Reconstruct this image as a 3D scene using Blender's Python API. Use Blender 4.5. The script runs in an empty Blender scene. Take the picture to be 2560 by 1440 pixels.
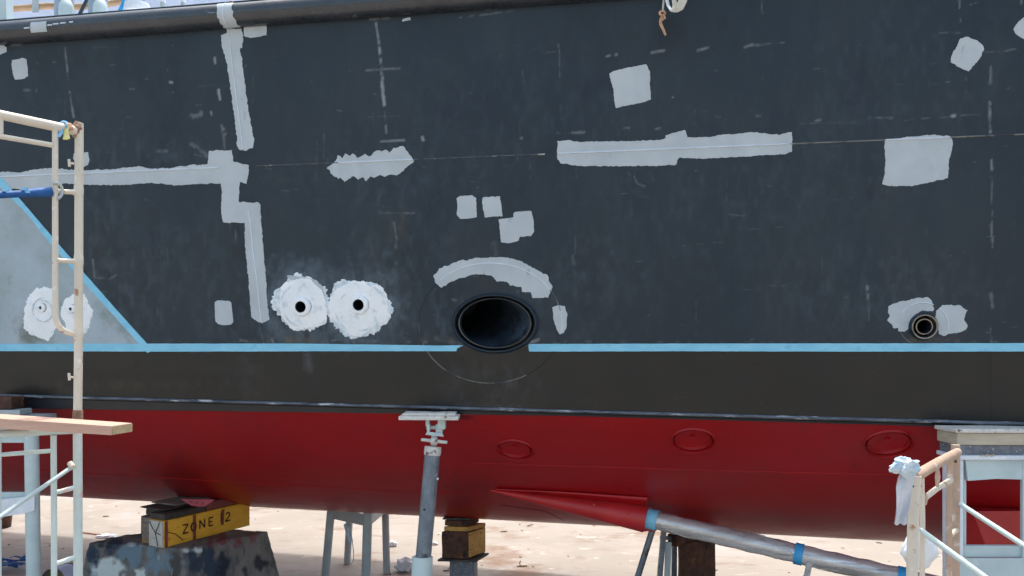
import bpy, bmesh, math, random
import numpy as np
from mathutils import Vector, Matrix
random.seed(7); rng = np.random.RandomState(11)
sc = bpy.context.scene

# ------------------------------------------------------------ camera, light
F = 2000.0; GZ = -3.2                       # focal length in photo pixels, ground height (camera at z = 0)
cam = bpy.data.objects.new('camera', bpy.data.cameras.new('camera')); sc.collection.objects.link(cam)
cam.data.sensor_width = 36; cam.data.lens = 36*F/2560; cam.data.shift_y = 147/2560
cam.data.clip_start = .05; cam.data.clip_end = 2000
cam.location = (0, 0, 0); cam.rotation_euler = (math.pi/2, 0, 0); sc.camera = cam
SUN_EL, SUN_AZ = math.radians(71.5), math.radians(8)      # azimuth from +Y towards +X
sund = Vector((math.sin(SUN_AZ)*math.cos(SUN_EL), math.cos(SUN_AZ)*math.cos(SUN_EL), math.sin(SUN_EL)))
sun = bpy.data.objects.new('sun', bpy.data.lights.new('sun', 'SUN')); sc.collection.objects.link(sun)
sun.data.energy = 1.5; sun.data.angle = math.radians(2.5); sun.data.color = (1, .97, .93)   # thin high cloud
sun.rotation_euler = sund.to_track_quat('Z', 'Y').to_euler()
w = bpy.data.worlds.new('World'); sc.world = w; w.use_nodes = True
nt = w.node_tree; sky = nt.nodes.new('ShaderNodeTexSky'); sky.sky_type = 'NISHITA'; sky.sun_disc = False
sky.sun_elevation = SUN_EL; sky.sun_rotation = SUN_AZ; sky.dust_density = 4; sky.air_density = 1.0; sky.ozone_density = .6
hz = nt.nodes.new('ShaderNodeMix'); hz.data_type = 'RGBA'; hz.blend_type = 'MULTIPLY'; hz.inputs[0].default_value = 1
hz.inputs[7].default_value = (1.02, 1.05, .95, 1)       # milky summer sky rather than deep blue
nt.links.new(sky.outputs[0], hz.inputs[6]); nt.links.new(hz.outputs[2], nt.nodes['Background'].inputs[0]); nt.nodes['Background'].inputs[1].default_value = .15
sc.view_settings.view_transform = 'Standard'; sc.view_settings.look = 'None'; sc.view_settings.exposure = 1.25; sc.view_settings.gamma = 1

# ------------------------------------------------------------ materials
def L(r, g, b):
    f = lambda c: (c/255/12.92 if c/255 <= .04045 else ((c/255+.055)/1.055)**2.4)
    return (f(r), f(g), f(b), 1)
def mat(name, c1, c2=None, rough=.6, metal=0, scale=6, stretch=(1, 1, 1), spots=(), bump=.0, bscale=60, spec=.5, lo=.35, hi=.65, rvar=0, attrs=(), coat=0):
    """layered paint / dirt. spots: (colour, scale, threshold, softness, stretch); attrs: (attribute name, colour, strength)"""
    m = bpy.data.materials.new(name); m.use_nodes = True; T = m.node_tree; N = T.nodes; K = T.links
    b = N['Principled BSDF']; b.inputs['Roughness'].default_value = rough; b.inputs['Metallic'].default_value = metal
    b.inputs['Specular IOR Level'].default_value = spec
    if coat: b.inputs['Coat Weight'].default_value = coat; b.inputs['Coat Roughness'].default_value = .12
    tc = N.new('ShaderNodeTexCoord')
    def noise(s, st, det=5, off=0):
        mp = N.new('ShaderNodeMapping'); mp.inputs['Scale'].default_value = st; mp.inputs['Location'].default_value = (off, off*.7, off*1.3)
        K.new(tc.outputs['Object'], mp.inputs[0]); n = N.new('ShaderNodeTexNoise'); n.inputs['Scale'].default_value = s
        n.inputs['Detail'].default_value = det; n.inputs['Roughness'].default_value = .62; K.new(mp.outputs[0], n.inputs['Vector']); return n.outputs[0]
    def ramp(src, a, bb):
        r = N.new('ShaderNodeMapRange'); r.inputs[1].default_value = a; r.inputs[2].default_value = bb; K.new(src, r.inputs[0]); return r.outputs[0]
    def mix(f, a, bcol):
        x = N.new('ShaderNodeMix'); x.data_type = 'RGBA'
        K.new(f, x.inputs[0])
        for sock, v in ((x.inputs[6], a), (x.inputs[7], bcol)):
            if isinstance(v, tuple): sock.default_value = v
            else: K.new(v, sock)
        return x.outputs[2]
    c2 = c2 or tuple(v*.8 for v in c1[:3])+(1,)
    col = mix(ramp(noise(scale, stretch), lo, hi), c1, c2)
    for i, (c, s, th, sf, st) in enumerate(spots):
        col = mix(ramp(noise(s, st, 6, 3.1*(i+1)), th, th+sf), col, c)
    for an, c, k in attrs:
        a = N.new('ShaderNodeAttribute'); a.attribute_name = an
        mm = N.new('ShaderNodeMath'); mm.operation = 'MULTIPLY'; mm.use_clamp = True; mm.inputs[1].default_value = k
        K.new(a.outputs['Fac'], mm.inputs[0]); col = mix(mm.outputs[0], col, c)
    K.new(col, b.inputs['Base Color'])
    if rvar:
        r = N.new('ShaderNodeMapRange'); r.inputs[3].default_value = max(0, rough-rvar); r.inputs[4].default_value = min(1, rough+rvar)
        r.inputs[1].default_value = .3; r.inputs[2].default_value = .7
        K.new(noise(scale*1.7, stretch, 4, 9), r.inputs[0]); K.new(r.outputs[0], b.inputs['Roughness'])
    if bump:
        bp = N.new('ShaderNodeBump'); bp.inputs['Strength'].default_value = bump; bp.inputs['Distance'].default_value = .01
        K.new(noise(bscale, (1, 1, 1), 4, 5), bp.inputs['Height']); K.new(bp.outputs[0], b.inputs['Normal'])
    return m
U = (1, 1, 1)
M = {}
M['navy'] = mat('navy_paint', L(27, 42, 54), L(37, 49, 59), .45, scale=1.1, stretch=(1, 1, .55), rvar=.1, bump=.35, bscale=2.2, spec=.38,
    spots=((L(44, 52, 58), 2.2, .56, .3, (1, 1, .35)), (L(20, 34, 48), 3.1, .55, .25, (1, 1, .5)), (L(46, 60, 70), 26, .68, .2, U), (L(58, 56, 64), .8, .6, .2, (1, 1, .6))),
    attrs=(('dark', L(24, 24, 28), 1), ('halo', L(88, 104, 116), 1), ('rust', L(98, 92, 72), 1), ('wear', L(168, 174, 176), 1)))
M['boot'] = mat('boot_top_paint', L(22, 24, 24), L(29, 30, 30), .34, scale=1.4, stretch=(1, 1, 1.6), rvar=.08, bump=.25, bscale=2.6, spec=.42,
    spots=((L(30, 31, 34), 2.5, .55, .3, U),),
    attrs=(('dark', L(20, 19, 20), 1), ('halo', L(62, 64, 70), 1), ('rust', L(66, 56, 44), 1), ('wear', L(170, 172, 176), 1)))
M['red'] = mat('red_antifouling', L(168, 20, 26), L(156, 17, 23), .38, scale=1.0, stretch=(.6, .6, 1), rvar=.07, bump=.3, bscale=2.4, spec=.42,
    spots=((L(142, 22, 28), 2.0, .55, .3, (.4, .4, 1.5)), (L(150, 34, 38), 1.1, .55, .2, (1, 1, .5)), (L(124, 20, 26), 9, .62, .15, (1, 1, .35)), (L(178, 58, 60), 34, .735, .03, U)), attrs=(('dark', L(66, 8, 12), 1), ('halo', L(140, 50, 60), 1)))
M['redlite'] = mat('lighter_red_paint', L(198, 48, 50), L(182, 38, 41), .38, scale=3, bump=.05, bscale=20)  # lighter tone of the hull red, for bossing, flange edge, plugs and skeg
M['redpink'] = mat('pink_red_primer', L(176, 72, 84), L(160, 60, 72), .6, scale=9)
M['primer'] = mat('grey_primer', L(186, 194, 199), L(174, 183, 189), .62, scale=3.2, bump=.06, bscale=30,
    spots=((L(190, 200, 206), 7, .56, .2, (1, 1, .4)), (L(140, 152, 162), 13, .66, .12, (1, 1, .35))))
M['primer2'] = mat('grey_primer_bead', L(214, 222, 230), L(200, 208, 218), .5, scale=8)
M['panel'] = mat('mottled_primer', L(166, 180, 190), L(148, 162, 166), .6, scale=2.4, bump=.08, bscale=20,
    spots=((L(112, 122, 118), 1.5, .56, .14, U), (L(170, 178, 188), 3.4, .58, .14, U), (L(104, 110, 112), 22, .68, .06, U)),
    attrs=(('dark', L(104, 112, 110), 1),))
M['filler'] = mat('white_filler', L(244, 246, 248), L(230, 236, 240), .6, scale=5, bump=.25, bscale=18,
    spots=((L(196, 208, 218), 9, .56, .16, (1, 1, 1)), (L(168, 184, 196), 30, .68, .06, U)))
M['thinfill'] = mat('smeared_filler', L(184, 200, 212), L(232, 238, 242), .6, scale=20, bump=.2, bscale=40)
M['tape'] = mat('blue_masking_tape', L(124, 194, 224), L(142, 206, 232), .55, scale=5, stretch=(1, 1, 3), bump=.1, bscale=40,
    spots=((L(108, 180, 216), 9, .6, .15, U),))
M['black'] = mat('black_paint', L(22, 24, 28), L(32, 34, 40), .4, scale=4)
M['hole'] = mat('dark_bore', L(30, 36, 46), L(46, 54, 66), .45, scale=4)
M['rail'] = mat('rail_paint', L(54, 59, 66), L(38, 43, 50), .27, scale=3, stretch=(1, 1, 3), rvar=.1, bump=.25, bscale=14, spec=.7,
    spots=((L(120, 128, 138), 7, .66, .05, (.35, .35, 1.4)), (L(66, 52, 46), 5, .62, .1, (.5, .5, 1.5))))
M['chine'] = mat('worn_chine_paint', L(60, 66, 78), L(112, 118, 128), .45, scale=9, stretch=(.5, .5, 4), bump=.3,
    spots=((L(176, 180, 186), 11, .57, .06, (.4, .4, 3)), (L(30, 34, 50), 17, .58, .1, (.5, .5, 3))))
M['bead'] = mat('weld_bead_dark', L(44, 52, 60), L(84, 88, 92), .5, scale=12,
    spots=((L(206, 202, 190), 4, .60, .06, (1, 1, 1)),))
M['beadlite'] = mat('weld_bead_worn', L(96, 98, 100), L(130, 128, 120), .6, scale=8, spots=((L(52, 58, 66), 6, .5, .1, U),))
M['scaf'] = mat('cream_scaffold_paint', L(218, 208, 192), L(206, 196, 182), .5, scale=5, bump=.1, bscale=60,
    spots=((L(168, 124, 90), 11, .62, .05, U), (L(234, 230, 222), 9, .62, .08, U), (L(96, 66, 48), 34, .68, .03, U)))
M['scafw'] = mat('pale_scaffold_paint', L(204, 218, 216), L(192, 206, 204), .5, scale=5, bump=.1, bscale=60,
    spots=((L(206, 184, 178), 9, .6, .1, U), (L(140, 120, 106), 30, .70, .04, U)))
M['scaft'] = mat('tan_scaffold_paint', L(188, 160, 140), L(172, 146, 126), .55, scale=6, bump=.12, bscale=60,
    spots=((L(214, 204, 198), 10, .58, .1, U), (L(128, 92, 70), 22, .66, .05, U)))
M['rust'] = mat('rusty_joint', L(120, 84, 64), L(160, 132, 112), .8, scale=20, bump=.3)
M['wpink'] = mat('pinkish_plank_wood', L(202, 166, 148), L(190, 152, 134), .75, scale=4, stretch=(1, 1, 6), bump=.2, bscale=40,
    spots=((L(196, 178, 150), 5, .58, .12, U), (L(150, 122, 100), 18, .66, .06, (.4, .4, 3))))
M['wend'] = mat('plank_end_grain', L(190, 172, 138), L(170, 150, 118), .8, scale=30, bump=.3, spots=((L(222, 214, 200), 20, .64, .05, U),))
M['stand'] = mat('pale_blue_grey_steel', L(196, 212, 212), L(182, 198, 200), .5, scale=3, bump=.08,
    spots=((L(130, 120, 112), 28, .72, .04, U), (L(200, 210, 214), 6, .58, .1, U)))
M['standg'] = mat('grey_steel', L(176, 184, 184), L(162, 170, 172), .55, scale=4, bump=.1, spots=((L(110, 100, 92), 20, .68, .05, U),))
M['conc'] = mat('splashed_concrete', L(134, 128, 122), L(100, 96, 92), .85, scale=4, stretch=(1, 1, .4), bump=.7, bscale=35, attrs=(('navyp', L(40, 58, 78), 1), ('blackp', L(30, 36, 46), 1), ('greyb', L(112, 136, 150), 1), ('redp', L(120, 58, 62), 1), ('pale', L(216, 224, 220), 1)),
    spots=((L(76, 72, 70), 5, .56, .1, (1, 1, .3)), (L(168, 164, 158), 9, .66, .06, (1, 1, .3)), (L(54, 52, 54), 16, .64, .06, U)))
M['yel'] = mat('yellow_timber_paint', L(240, 184, 60), L(228, 168, 50), .7, scale=5, stretch=(1, 1, 4), bump=.3, bscale=30,
    spots=((L(204, 134, 50), 8, .62, .08, (1, 1, 2)), (L(160, 122, 64), 4, .66, .1, (.5, .5, 3)), (L(214, 178, 90), 12, .66, .05, U)))
M['wht'] = mat('white_paint', L(208, 204, 196), L(192, 188, 180), .65, scale=8, bump=.2, spots=((L(140, 134, 128), 12, .64, .08, U),))
M['redst'] = mat('red_brown_stripe', L(140, 74, 66), L(120, 60, 54), .7, scale=9)
M['ink'] = mat('stencil_ink', L(52, 24, 22), L(80, 34, 30), .7, scale=20)
M['wgrey'] = mat('weathered_grey_timber', L(150, 140, 126), L(118, 108, 98), .85, scale=6, stretch=(1, 1, 5), bump=.6, bscale=30,
    spots=((L(188, 128, 60), 3, .62, .06, U), (L(40, 36, 34), 14, .6, .08, (.6, .6, 3))))
M['wdark'] = mat('tarry_timber', L(82, 74, 68), L(50, 44, 42), .75, scale=8, bump=.5, bscale=30, spots=((L(104, 92, 86), 11, .62, .08, U), (L(96, 48, 50), 5, .64, .06, U)))
M['wbrown'] = mat('brown_burnt_timber', L(98, 62, 42), L(58, 38, 32), .8, scale=9, bump=.6, bscale=30, spots=((L(128, 82, 46), 9, .6, .1, U), (L(24, 18, 18), 12, .58, .08, U)))
M['wochre'] = mat('ochre_timber_face', L(206, 158, 88), L(180, 132, 70), .8, scale=8, bump=.4, spots=((L(90, 60, 36), 14, .60, .06, (1, 1, 3)),))
M['wbeige'] = mat('beige_timber', L(196, 184, 164), L(178, 166, 146), .75, scale=4, stretch=(1, 1, 4), bump=.2, spots=((L(130, 116, 96), 9, .64, .08, (.3, .3, 2)),))
M['speck'] = mat('speckled_grey_steel', L(96, 98, 106), L(120, 122, 128), .7, scale=30, bump=.3, spots=((L(190, 192, 194), 40, .62, .05, U),))
M['galv'] = mat('worn_galvanised', L(132, 142, 150), L(102, 110, 120), .45, metal=.35, scale=9, stretch=(1, 1, .6), bump=.15,
    spots=((L(192, 194, 194), 22, .66, .04, U), (L(96, 82, 74), 7, .58, .1, U), (L(70, 74, 80), 12, .62, .06, U)))
M['flake'] = mat('flaking_white_paint', L(218, 214, 208), L(200, 196, 190), .7, scale=20, bump=.5, bscale=50, spots=((L(124, 98, 88), 16, .6, .05, U),))
M['shaft'] = mat('bright_shaft_steel', L(232, 228, 224), L(176, 170, 166), .28, metal=.35, scale=7, stretch=(.25, .25, 2.2), bump=.2, bscale=12, rvar=.1,
    spots=((L(120, 112, 108), 11, .6, .08, (.2, .2, 2)), (L(244, 244, 244), 14, .6, .06, (.2, .2, 2))))
M['film'] = mat('cloudy_plastic_wrap', L(206, 204, 202), L(176, 172, 168), .3, scale=14, bump=.5, bscale=25)
M['blue2'] = mat('vivid_blue_tape', L(34, 150, 212), L(70, 170, 220), .5, scale=9, bump=.2)
M['bluec'] = mat('blue_cloth_tape', L(20, 92, 160), L(16, 72, 134), .6, scale=12, bump=.3)
M['sky'] = mat('light_blue_plastic', L(120, 180, 226), L(150, 200, 234), .45, scale=20)
M['rag'] = mat('white_rag', L(206, 208, 214), L(184, 188, 196), .8, scale=12, bump=.3)
M['bag'] = mat('white_plastic_bag', L(228, 232, 238), L(210, 216, 224), .5, scale=9, bump=.2)
M['ragb'] = mat('blue_white_rag', L(214, 220, 224), L(150, 182, 208), .8, scale=20, bump=.3, spots=((L(24, 60, 130), 30, .6, .05, U),))
M['yelrag'] = mat('yellow_plastic', L(226, 218, 176), L(232, 220, 110), .6, scale=18)
M['strap'] = mat('cream_webbing', L(206, 200, 186), L(190, 182, 168), .75, scale=20, bump=.2)
M['rope'] = mat('tan_rope', L(206, 168, 138), L(180, 138, 108), .85, scale=30, bump=.5)
M['wood'] = mat('varnished_pole_wood', L(200, 164, 126), L(168, 130, 92), .6, scale=10, stretch=(.4, 1, 2), bump=.2, spots=((L(70, 46, 32), 9, .62, .05, (.5, 1, 2)),))
M['deckw'] = mat('pale_deck_paint', L(214, 218, 232), L(200, 206, 220), .5, scale=3, spots=((L(140, 138, 136), 8, .66, .05, U),))
M['deckp'] = mat('pale_pipe_paint', L(156, 172, 188), L(146, 162, 178), .45, scale=4, spots=((L(190, 200, 208), 5, .58, .08, U),))
M['hose'] = mat('dark_green_hose', L(54, 72, 78), L(44, 60, 66), .5)
M['can'] = mat('olive_can_metal', L(110, 104, 70), L(86, 80, 56), .45, metal=.3, scale=9, spots=((L(60, 54, 44), 8, .6, .08, U),))
M['lab'] = mat('lilac_can_paper', L(190, 196, 226), L(168, 178, 214), .5, scale=9)
M['ground'] = mat('dock_concrete', L(150, 142, 133), L(142, 134, 125), .8, scale=.6, stretch=(.6, .8, 1), bump=.15, bscale=10,
    spots=((L(160, 150, 145), 1.1, .5, .2, (.6, .8, 1)), (L(124, 100, 82), .7, .57, .09, (.7, 1.1, 1)), (L(132, 116, 106), 2.6, .58, .12, (.6, 1.1, 1)), (L(172, 164, 158), 5, .63, .05, (.6, 1, 1)), (L(104, 92, 86), 14, .68, .06, (.8, 1, 1)), (L(96, 88, 84), 46, .70, .04, U)))

# ------------------------------------------------------------ mesh helpers
col = sc.collection
def finish(me, m, smooth=False):
    me.materials.append(m)
    if smooth: me.shade_smooth()
def link(name, me, parent=None):
    o = bpy.data.objects.new(name, me); col.objects.link(o)
    if parent is not None:
        off = Vector((0, 0, 0)); p = parent
        while p is not None: off += p.location; p = p.parent
        o.parent = parent; o.location = -off
    return o
def obj(name, bm, m, parent=None, smooth=False, auto=None):
    me = bpy.data.meshes.new(name); bmesh.ops.recalc_face_normals(bm, faces=bm.faces); bm.to_mesh(me); bm.free()
    me.materials.append(M[m])
    if smooth:
        me.shade_smooth(); me.set_sharp_from_angle(angle=math.radians(auto or 40))
    return link(name, me, parent)
def thing(name, loc, label, cat, group=None):
    o = bpy.data.objects.new(name, None); col.objects.link(o); o.location = loc; o.empty_display_size = .1
    o['label'] = label; o['category'] = cat
    if group: o['group'] = group
    return o
def tag(o, label, cat, group=None):
    o['label'] = label; o['category'] = cat
    if group: o['group'] = group
    c = sum((v.co for v in o.data.vertices), Vector())/max(1, len(o.data.vertices)); zmin = min(v.co.z for v in o.data.vertices)
    b = Vector((c.x, c.y, zmin)); o.data.transform(Matrix.Translation(-b)); o.location = b
    return o
def kid(p, me_obj): return me_obj
V = Vector
def P(px, py, d): return V(((px-1280)/F*d, d, (867-py)/F*d))
def onplane(px, py, a, b):                  # vertical plane through plan points a, b
    rx = (px-1280)/F; ax, ay = a; bx, by = b; dx, dy = bx-ax, by-ay
    d = (ax*dy-ay*dx)/(rx*dy-dx); return P(px, py, d)
def ongnd(px, py): return P(px, py, -GZ*F/(py-867))
def frame(axis):
    axis = axis.normalized(); r = V((0, 0, 1)) if abs(axis.z) < .9 else V((1, 0, 0))
    u = axis.cross(r).normalized(); return u, axis.cross(u).normalized()
def tube(bm, pts, rad, seg=14, caps=True, wob=0):
    pts = [V(p) for p in pts]; rads = rad if isinstance(rad, (list, tuple)) else [rad]*len(pts)
    rings = []; u = None
    for i, p in enumerate(pts):
        a = (pts[min(i+1, len(pts)-1)]-pts[max(i-1, 0)]).normalized()
        if u is None: u, v = frame(a)
        else: u = (u-a*u.dot(a)).normalized(); v = a.cross(u)
        rings.append([bm.verts.new(p+(u*math.cos(2*math.pi*k/seg)+v*math.sin(2*math.pi*k/seg))*rads[i]*(1+random.uniform(-wob, wob))) for k in range(seg)])
    for r0, r1 in zip(rings, rings[1:]):
        for k in range(seg): bm.faces.new((r0[k], r0[(k+1) % seg], r1[(k+1) % seg], r1[k]))
    if caps: bm.faces.new(rings[0][::-1]); bm.faces.new(rings[-1])
def hexa(bm, c, bev=0):                     # c: 8 corners, bottom 4 then top 4
    vs = [bm.verts.new(p) for p in c]
    fs = [bm.faces.new([vs[i] for i in f]) for f in ((0, 3, 2, 1), (4, 5, 6, 7), (0, 1, 5, 4), (1, 2, 6, 5), (2, 3, 7, 6), (3, 0, 4, 7))]
    if bev: bmesh.ops.bevel(bm, geom=list({e for f in fs for e in f.edges}), offset=bev, segments=2, affect='EDGES', profile=.6)
def prism(bm, plan, z0, z1, bev=0, shrink=0):  # plan: 4 xy corners
    c = V((sum(p[0] for p in plan)/4, sum(p[1] for p in plan)/4))
    t = [((p[0]-c.x)*(1-shrink)+c.x, (p[1]-c.y)*(1-shrink)+c.y) for p in plan]
    hexa(bm, [V((x, y, z0)) for x, y in plan]+[V((x, y, z1)) for x, y in t], bev)
def rectplan(cx, cy, lx, ly, ang):
    ca, sa = math.cos(ang), math.sin(ang)
    return [(cx+ca*a*lx/2-sa*b*ly/2, cy+sa*a*lx/2+ca*b*ly/2) for a, b in ((-1, -1), (1, -1), (1, 1), (-1, 1))]
def rough_box(name, plan, z0, z1, m, parent, amp=.006, cuts=5, bev=.008):
    bm = bmesh.new(); prism(bm, plan, z0, z1, bev); bmesh.ops.subdivide_edges(bm, edges=[e for e in bm.edges if e.calc_length() > .06], cuts=cuts, use_grid_fill=True)
    from mathutils import noise
    for v in bm.verts:
        k = noise.noise_vector(v.co*9)+noise.noise_vector(v.co*26)*.5; v.co += k*amp
    return obj(name, bm, m, parent, True, 35)
def vnoise(x, y, seed=0):                   # numpy value noise
    r = np.random.RandomState(seed).rand(256, 256); xi = np.floor(x).astype(int); yi = np.floor(y).astype(int)
    fx = x-xi; fy = y-yi; fx = fx*fx*(3-2*fx); fy = fy*fy*(3-2*fy); g = lambda a, b: r[a % 256, b % 256]
    return (g(xi, yi)*(1-fx)+g(xi+1, yi)*fx)*(1-fy)+(g(xi, yi+1)*(1-fx)+g(xi+1, yi+1)*fx)*fy
def fbm(x, y, seed=0, o=4): return sum(vnoise(x*2**i, y*2**i, seed+i)/2**(i+1) for i in range(o))/(1-.5**o)

# ------------------------------------------------------------ hull coordinates: s along, z up, u outward from the plating
TH = math.atan(.174); O0 = V((0, 7.11, 0)); T_ = V((math.cos(TH), -math.sin(TH), 0)); N_ = V((-math.sin(TH), -math.cos(TH), 0))
PN = (N_-V((0, 0, .1))).normalized()        # true normal of the flared side
def W(s, z, u=0): return O0+T_*s+N_*(.1*z)+V((0, 0, z))+PN*u
def hs(px, py, u=0):                        # (s, z) on the side plating seen at a photo pixel
    r = V(((px-1280)/F, 1, (867-py)/F)); o = O0+PN*u; d = o.dot(PN)/r.dot(PN); p = r*d-o
    return p.dot(T_), p.z
def H(px, py, u=0): s, z = hs(px, py, u); return W(s, z, u)
def zc(s): return -.575-.014*s
def zk(s): return -2.156-.0158*s
BW, BP = 2.75, 1.55
def zb(s, u):
    x = min(max(u/BW, 0), 1); return zc(s)-.02+(zk(s)-zc(s)+.02)*(1-(1-x)**BP)
def B(s, u, lift=0):                        # underbody point, u metres inboard
    z = zb(s, u); p = O0+T_*s+N_*(.1*zc(s)-u); p.z = z
    if lift:
        e = .01; q = O0+T_*s+N_*(.1*zc(s)-u-e); q.z = zb(s, u+e); r = O0+T_*(s+e)+N_*(.1*zc(s+e)-u); r.z = zb(s+e, u)
        n = (q-p).cross(r-p).normalized()
        if n.z > 0: n = -n
        p = p+n*lift
    return p
def hitB(px, py):
    r = V(((px-1280)/F, 1, (867-py)/F)); prev = None
    for i in range(3000):
        d = 6+i*.002; p = r*d; q = p-O0; s = q.dot(T_); u = -(q.dot(N_)-.1*zc(s))
        if u >= 0 and p.z > zb(s, u) : return s, u
    return s, BW*.7

ship = thing('ship', (W(0, 0).x, W(0, 0).y, zk(0)), 'dark navy ship hull with red underbody, patched with grey primer and white filler', 'ship')

# openings in the plating: photo px centre, radii px (x, y)
HOLES = {'exhaust': (1238, 808, 99, 69), 'drain_a': (755, 767, 20, 19), 'drain_b': (899, 762, 20, 19), 'drain_c': (105, 769, 7, 7), 'drain_d': (180, 772, 7, 7), 'outlet': (2308, 816, 26, 26)}
def hole_sz(k):
    x, y, rx, ry = HOLES[k]; s, z = hs(x, y); s2, _ = hs(x+rx, y); s1, _ = hs(x-rx, y); _, z2 = hs(x, y-ry)
    return s, z, (s2-s1)/2, abs(z2-z)

def seg_int(X, Y, strokes, seed=3):
    """painted marks given as photo-pixel strokes (x0,y0,x1,y1,half width,intensity,breakup)"""
    out = np.zeros_like(X)
    for i, (x0, y0, x1, y1, wd, k, br) in enumerate(strokes):
        m = (X > min(x0, x1)-4*wd) & (X < max(x0, x1)+4*wd) & (Y > min(y0, y1)-4*wd) & (Y < max(y0, y1)+4*wd)
        if not m.any(): continue
        x, y = X[m], Y[m]; dx, dy = x1-x0, y1-y0; l2 = dx*dx+dy*dy+1e-6
        t = np.clip(((x-x0)*dx+(y-y0)*dy)/l2, 0, 1); dist = np.hypot(x-x0-t*dx, y-y0-t*dy)
        dist = dist+(fbm(x/9, y/9, seed+i, 2)-.5)*wd*1.2
        a = np.clip(1.35-dist/wd*.85, 0, 1)**1.4*k*.58
        if br: a = a*np.clip((fbm(x/14+i, y/14, seed+50+i, 3)-br)*4, 0, 1)
        out[m] = np.maximum(out[m], a)
    return out
def blobs(X, Y, bl, seed=9):
    out = np.zeros_like(X)
    for i, (cx, cy, rx, ry, k, br) in enumerate(bl):
        d = np.hypot((X-cx)/rx, (Y-cy)/ry)+(fbm(X/22, Y/22, seed+i, 4)-.5)*.9
        a = np.clip(1.35-d, 0, 1)*k*np.clip((fbm(X/15, Y/30, seed+30+i, 4)-br)*2.6, 0, 1); out = np.maximum(out, a)
    return out
WEAR = [(940,58,948,110,2.5,.8,.2),(948,110,956,200,3,.9,.35),(955,205,960,262,3.5,1,.1),(962,280,966,332,2,.6,.3),(915,176,1000,171,2,.45,.3),(940,175,975,172,2,.5,.2),
 (162,120,172,205,2,.5,.3),(174,230,184,292,2.5,.6,.3),(60,225,90,226,3,.3,.3),(536,145,538,158,3,.8,0),(546,225,550,248,3,1,0),(527,280,530,288,2,.7,0),(425,205,430,206,3,1,0),
 (480,292,502,284,6,.4,.3),(556,312,560,335,5,.6,.2),(559,340,561,372,3,.3,.2),(480,360,520,392,5,.3,.4),(395,378,415,378,4,.3,.3),(1056,343,1058,350,3,.9,0),
 (952,354,1010,351,2.5,.6,.3),(975,352,1005,350,2,.6,.1),(1392,333,1460,331,2.5,.5,.4),(1430,332,1460,331,3,.5,.1),(1302,345,1304,345,3,.5,0),(1398,112,1402,300,1.6,.25,.4),(1395,110,1400,140,2,.4,.2),
 (1517,141,1524,139,2.5,.7,0),(1539,136,1541,136,3,.7,0),(1629,132,1660,126,3,.55,.1),(1745,126,1770,119,3,.6,.1),(1862,118,1880,112,3,.5,.1),(1880,114,1960,106,2,.4,.3),(1681,243,1683,243,2,.6,0),
 (2398,0,2399,20,2,.5,.2),(2399,20,2401,55,1.6,.3,.3),(2425,12,2445,6,2,.35,.3),(1903,0,1907,40,1.6,.3,.3),(2350,82,2400,82,2,.25,.4),(2500,130,2540,122,2,.4,.4),(2553,0,2553,8,2,.5,0),
 (2477,168,2476,210,3,.5,.25),(2474,255,2476,330,3,.7,.2),(2478,400,2480,425,2.5,.7,.1),(2479,440,2481,620,1.6,.35,.35),(2477,820,2478,860,2,.3,.3),(2478,560,2481,610,2.5,.5,.3),
 (2380,290,2386,289,3.5,1,0),(2390,289,2450,287,1.6,.3,.3),(2173,294,2240,295,2,.4,.3),(2040,302,2050,300,3,.5,.1),(1560,320,1572,320,2.5,.4,.1),(1640,322,1650,320,2,.5,0),
 (985,556,992,600,2.2,.35,.3),(988,600,994,680,4.5,.22,.4),(945,532,1035,533,2.2,.28,.35),(588,562,590,610,2,.35,.3),(232,650,236,690,2.5,.4,.2),(236,694,275,697,2.5,.35,.3),(275,697,290,688,2.5,.3,.3),
 (1585,440,1592,458,1.6,.4,0),(1592,458,1612,466,1.6,.4,0),(1575,440,1570,430,2,.15,0),(1822,536,1860,540,1.8,.3,.3),(1430,620,1434,660,3,.25,.4),(1438,560,1440,700,1.5,.15,.4),(2168,715,2170,745,3,.5,.2),(2171,745,2172,800,2,.2,.3),
 (2478,735,2481,770,4,.35,.2),(925,595,935,655,8,.06,.3),(1235,610,1240,640,7,.12,.2),(1130,748,1140,751,2,.3,.2),(1090,845,1150,862,6,.25,.45),(1325,855,1345,850,4,.7,.1),(1340,858,1400,858,2,.35,.4),
 (2460,130,2500,130,1.5,.2,.2),(600,850,662,858,3,.35,.5),(680,848,686,870,2,.5,0),(830,850,1120,857,3,.3,.52),(400,850,640,858,3,.22,.52),(1400,853,2250,858,2.5,.22,.55),(2330,850,2560,857,2.5,.25,.5),
 (1820,1000,1860,1003,1.2,.0,0),(745,500,1000,500,1,.05,.4),(1550,555,1640,500,1,.1,.5),(870,640,960,690,1.2,.25,.45),(1920,420,2000,520,1,.1,.5),(230,120,300,116,2,.12,.4),(1150,44,1280,28,2,.4,.35),(1215,22,1275,16,2,.8,.2),(925,49,972,45,3,.5,.2),(30,112,52,111,3,.4,.2),
 (420,880,800,888,1.2,.1,.5),(770,880,776,928,3,.05,.1),(180,260,190,300,1,.2,.3),(1890,290,1900,290,2,.3,0),(2000,310,2160,305,1.6,.2,.45),(2260,300,2380,291,1.4,.3,.4)]
for _ in range(130):
    x, y = random.uniform(0, 2560), random.uniform(110, 850); a = random.gauss(0, 6); WEAR.append((x, y, x+a*1.5, y+a*.15+random.random()*3, random.uniform(.8, 1.5), random.uniform(.06, .3), 0))
for _ in range(60):
    x, y = random.uniform(0, 2560), random.uniform(150, 820); WEAR.append((x, y, x+random.uniform(-2, 5), y+random.uniform(20, 110), random.uniform(1, 2.2), random.uniform(.05, .16), .4))
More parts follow.
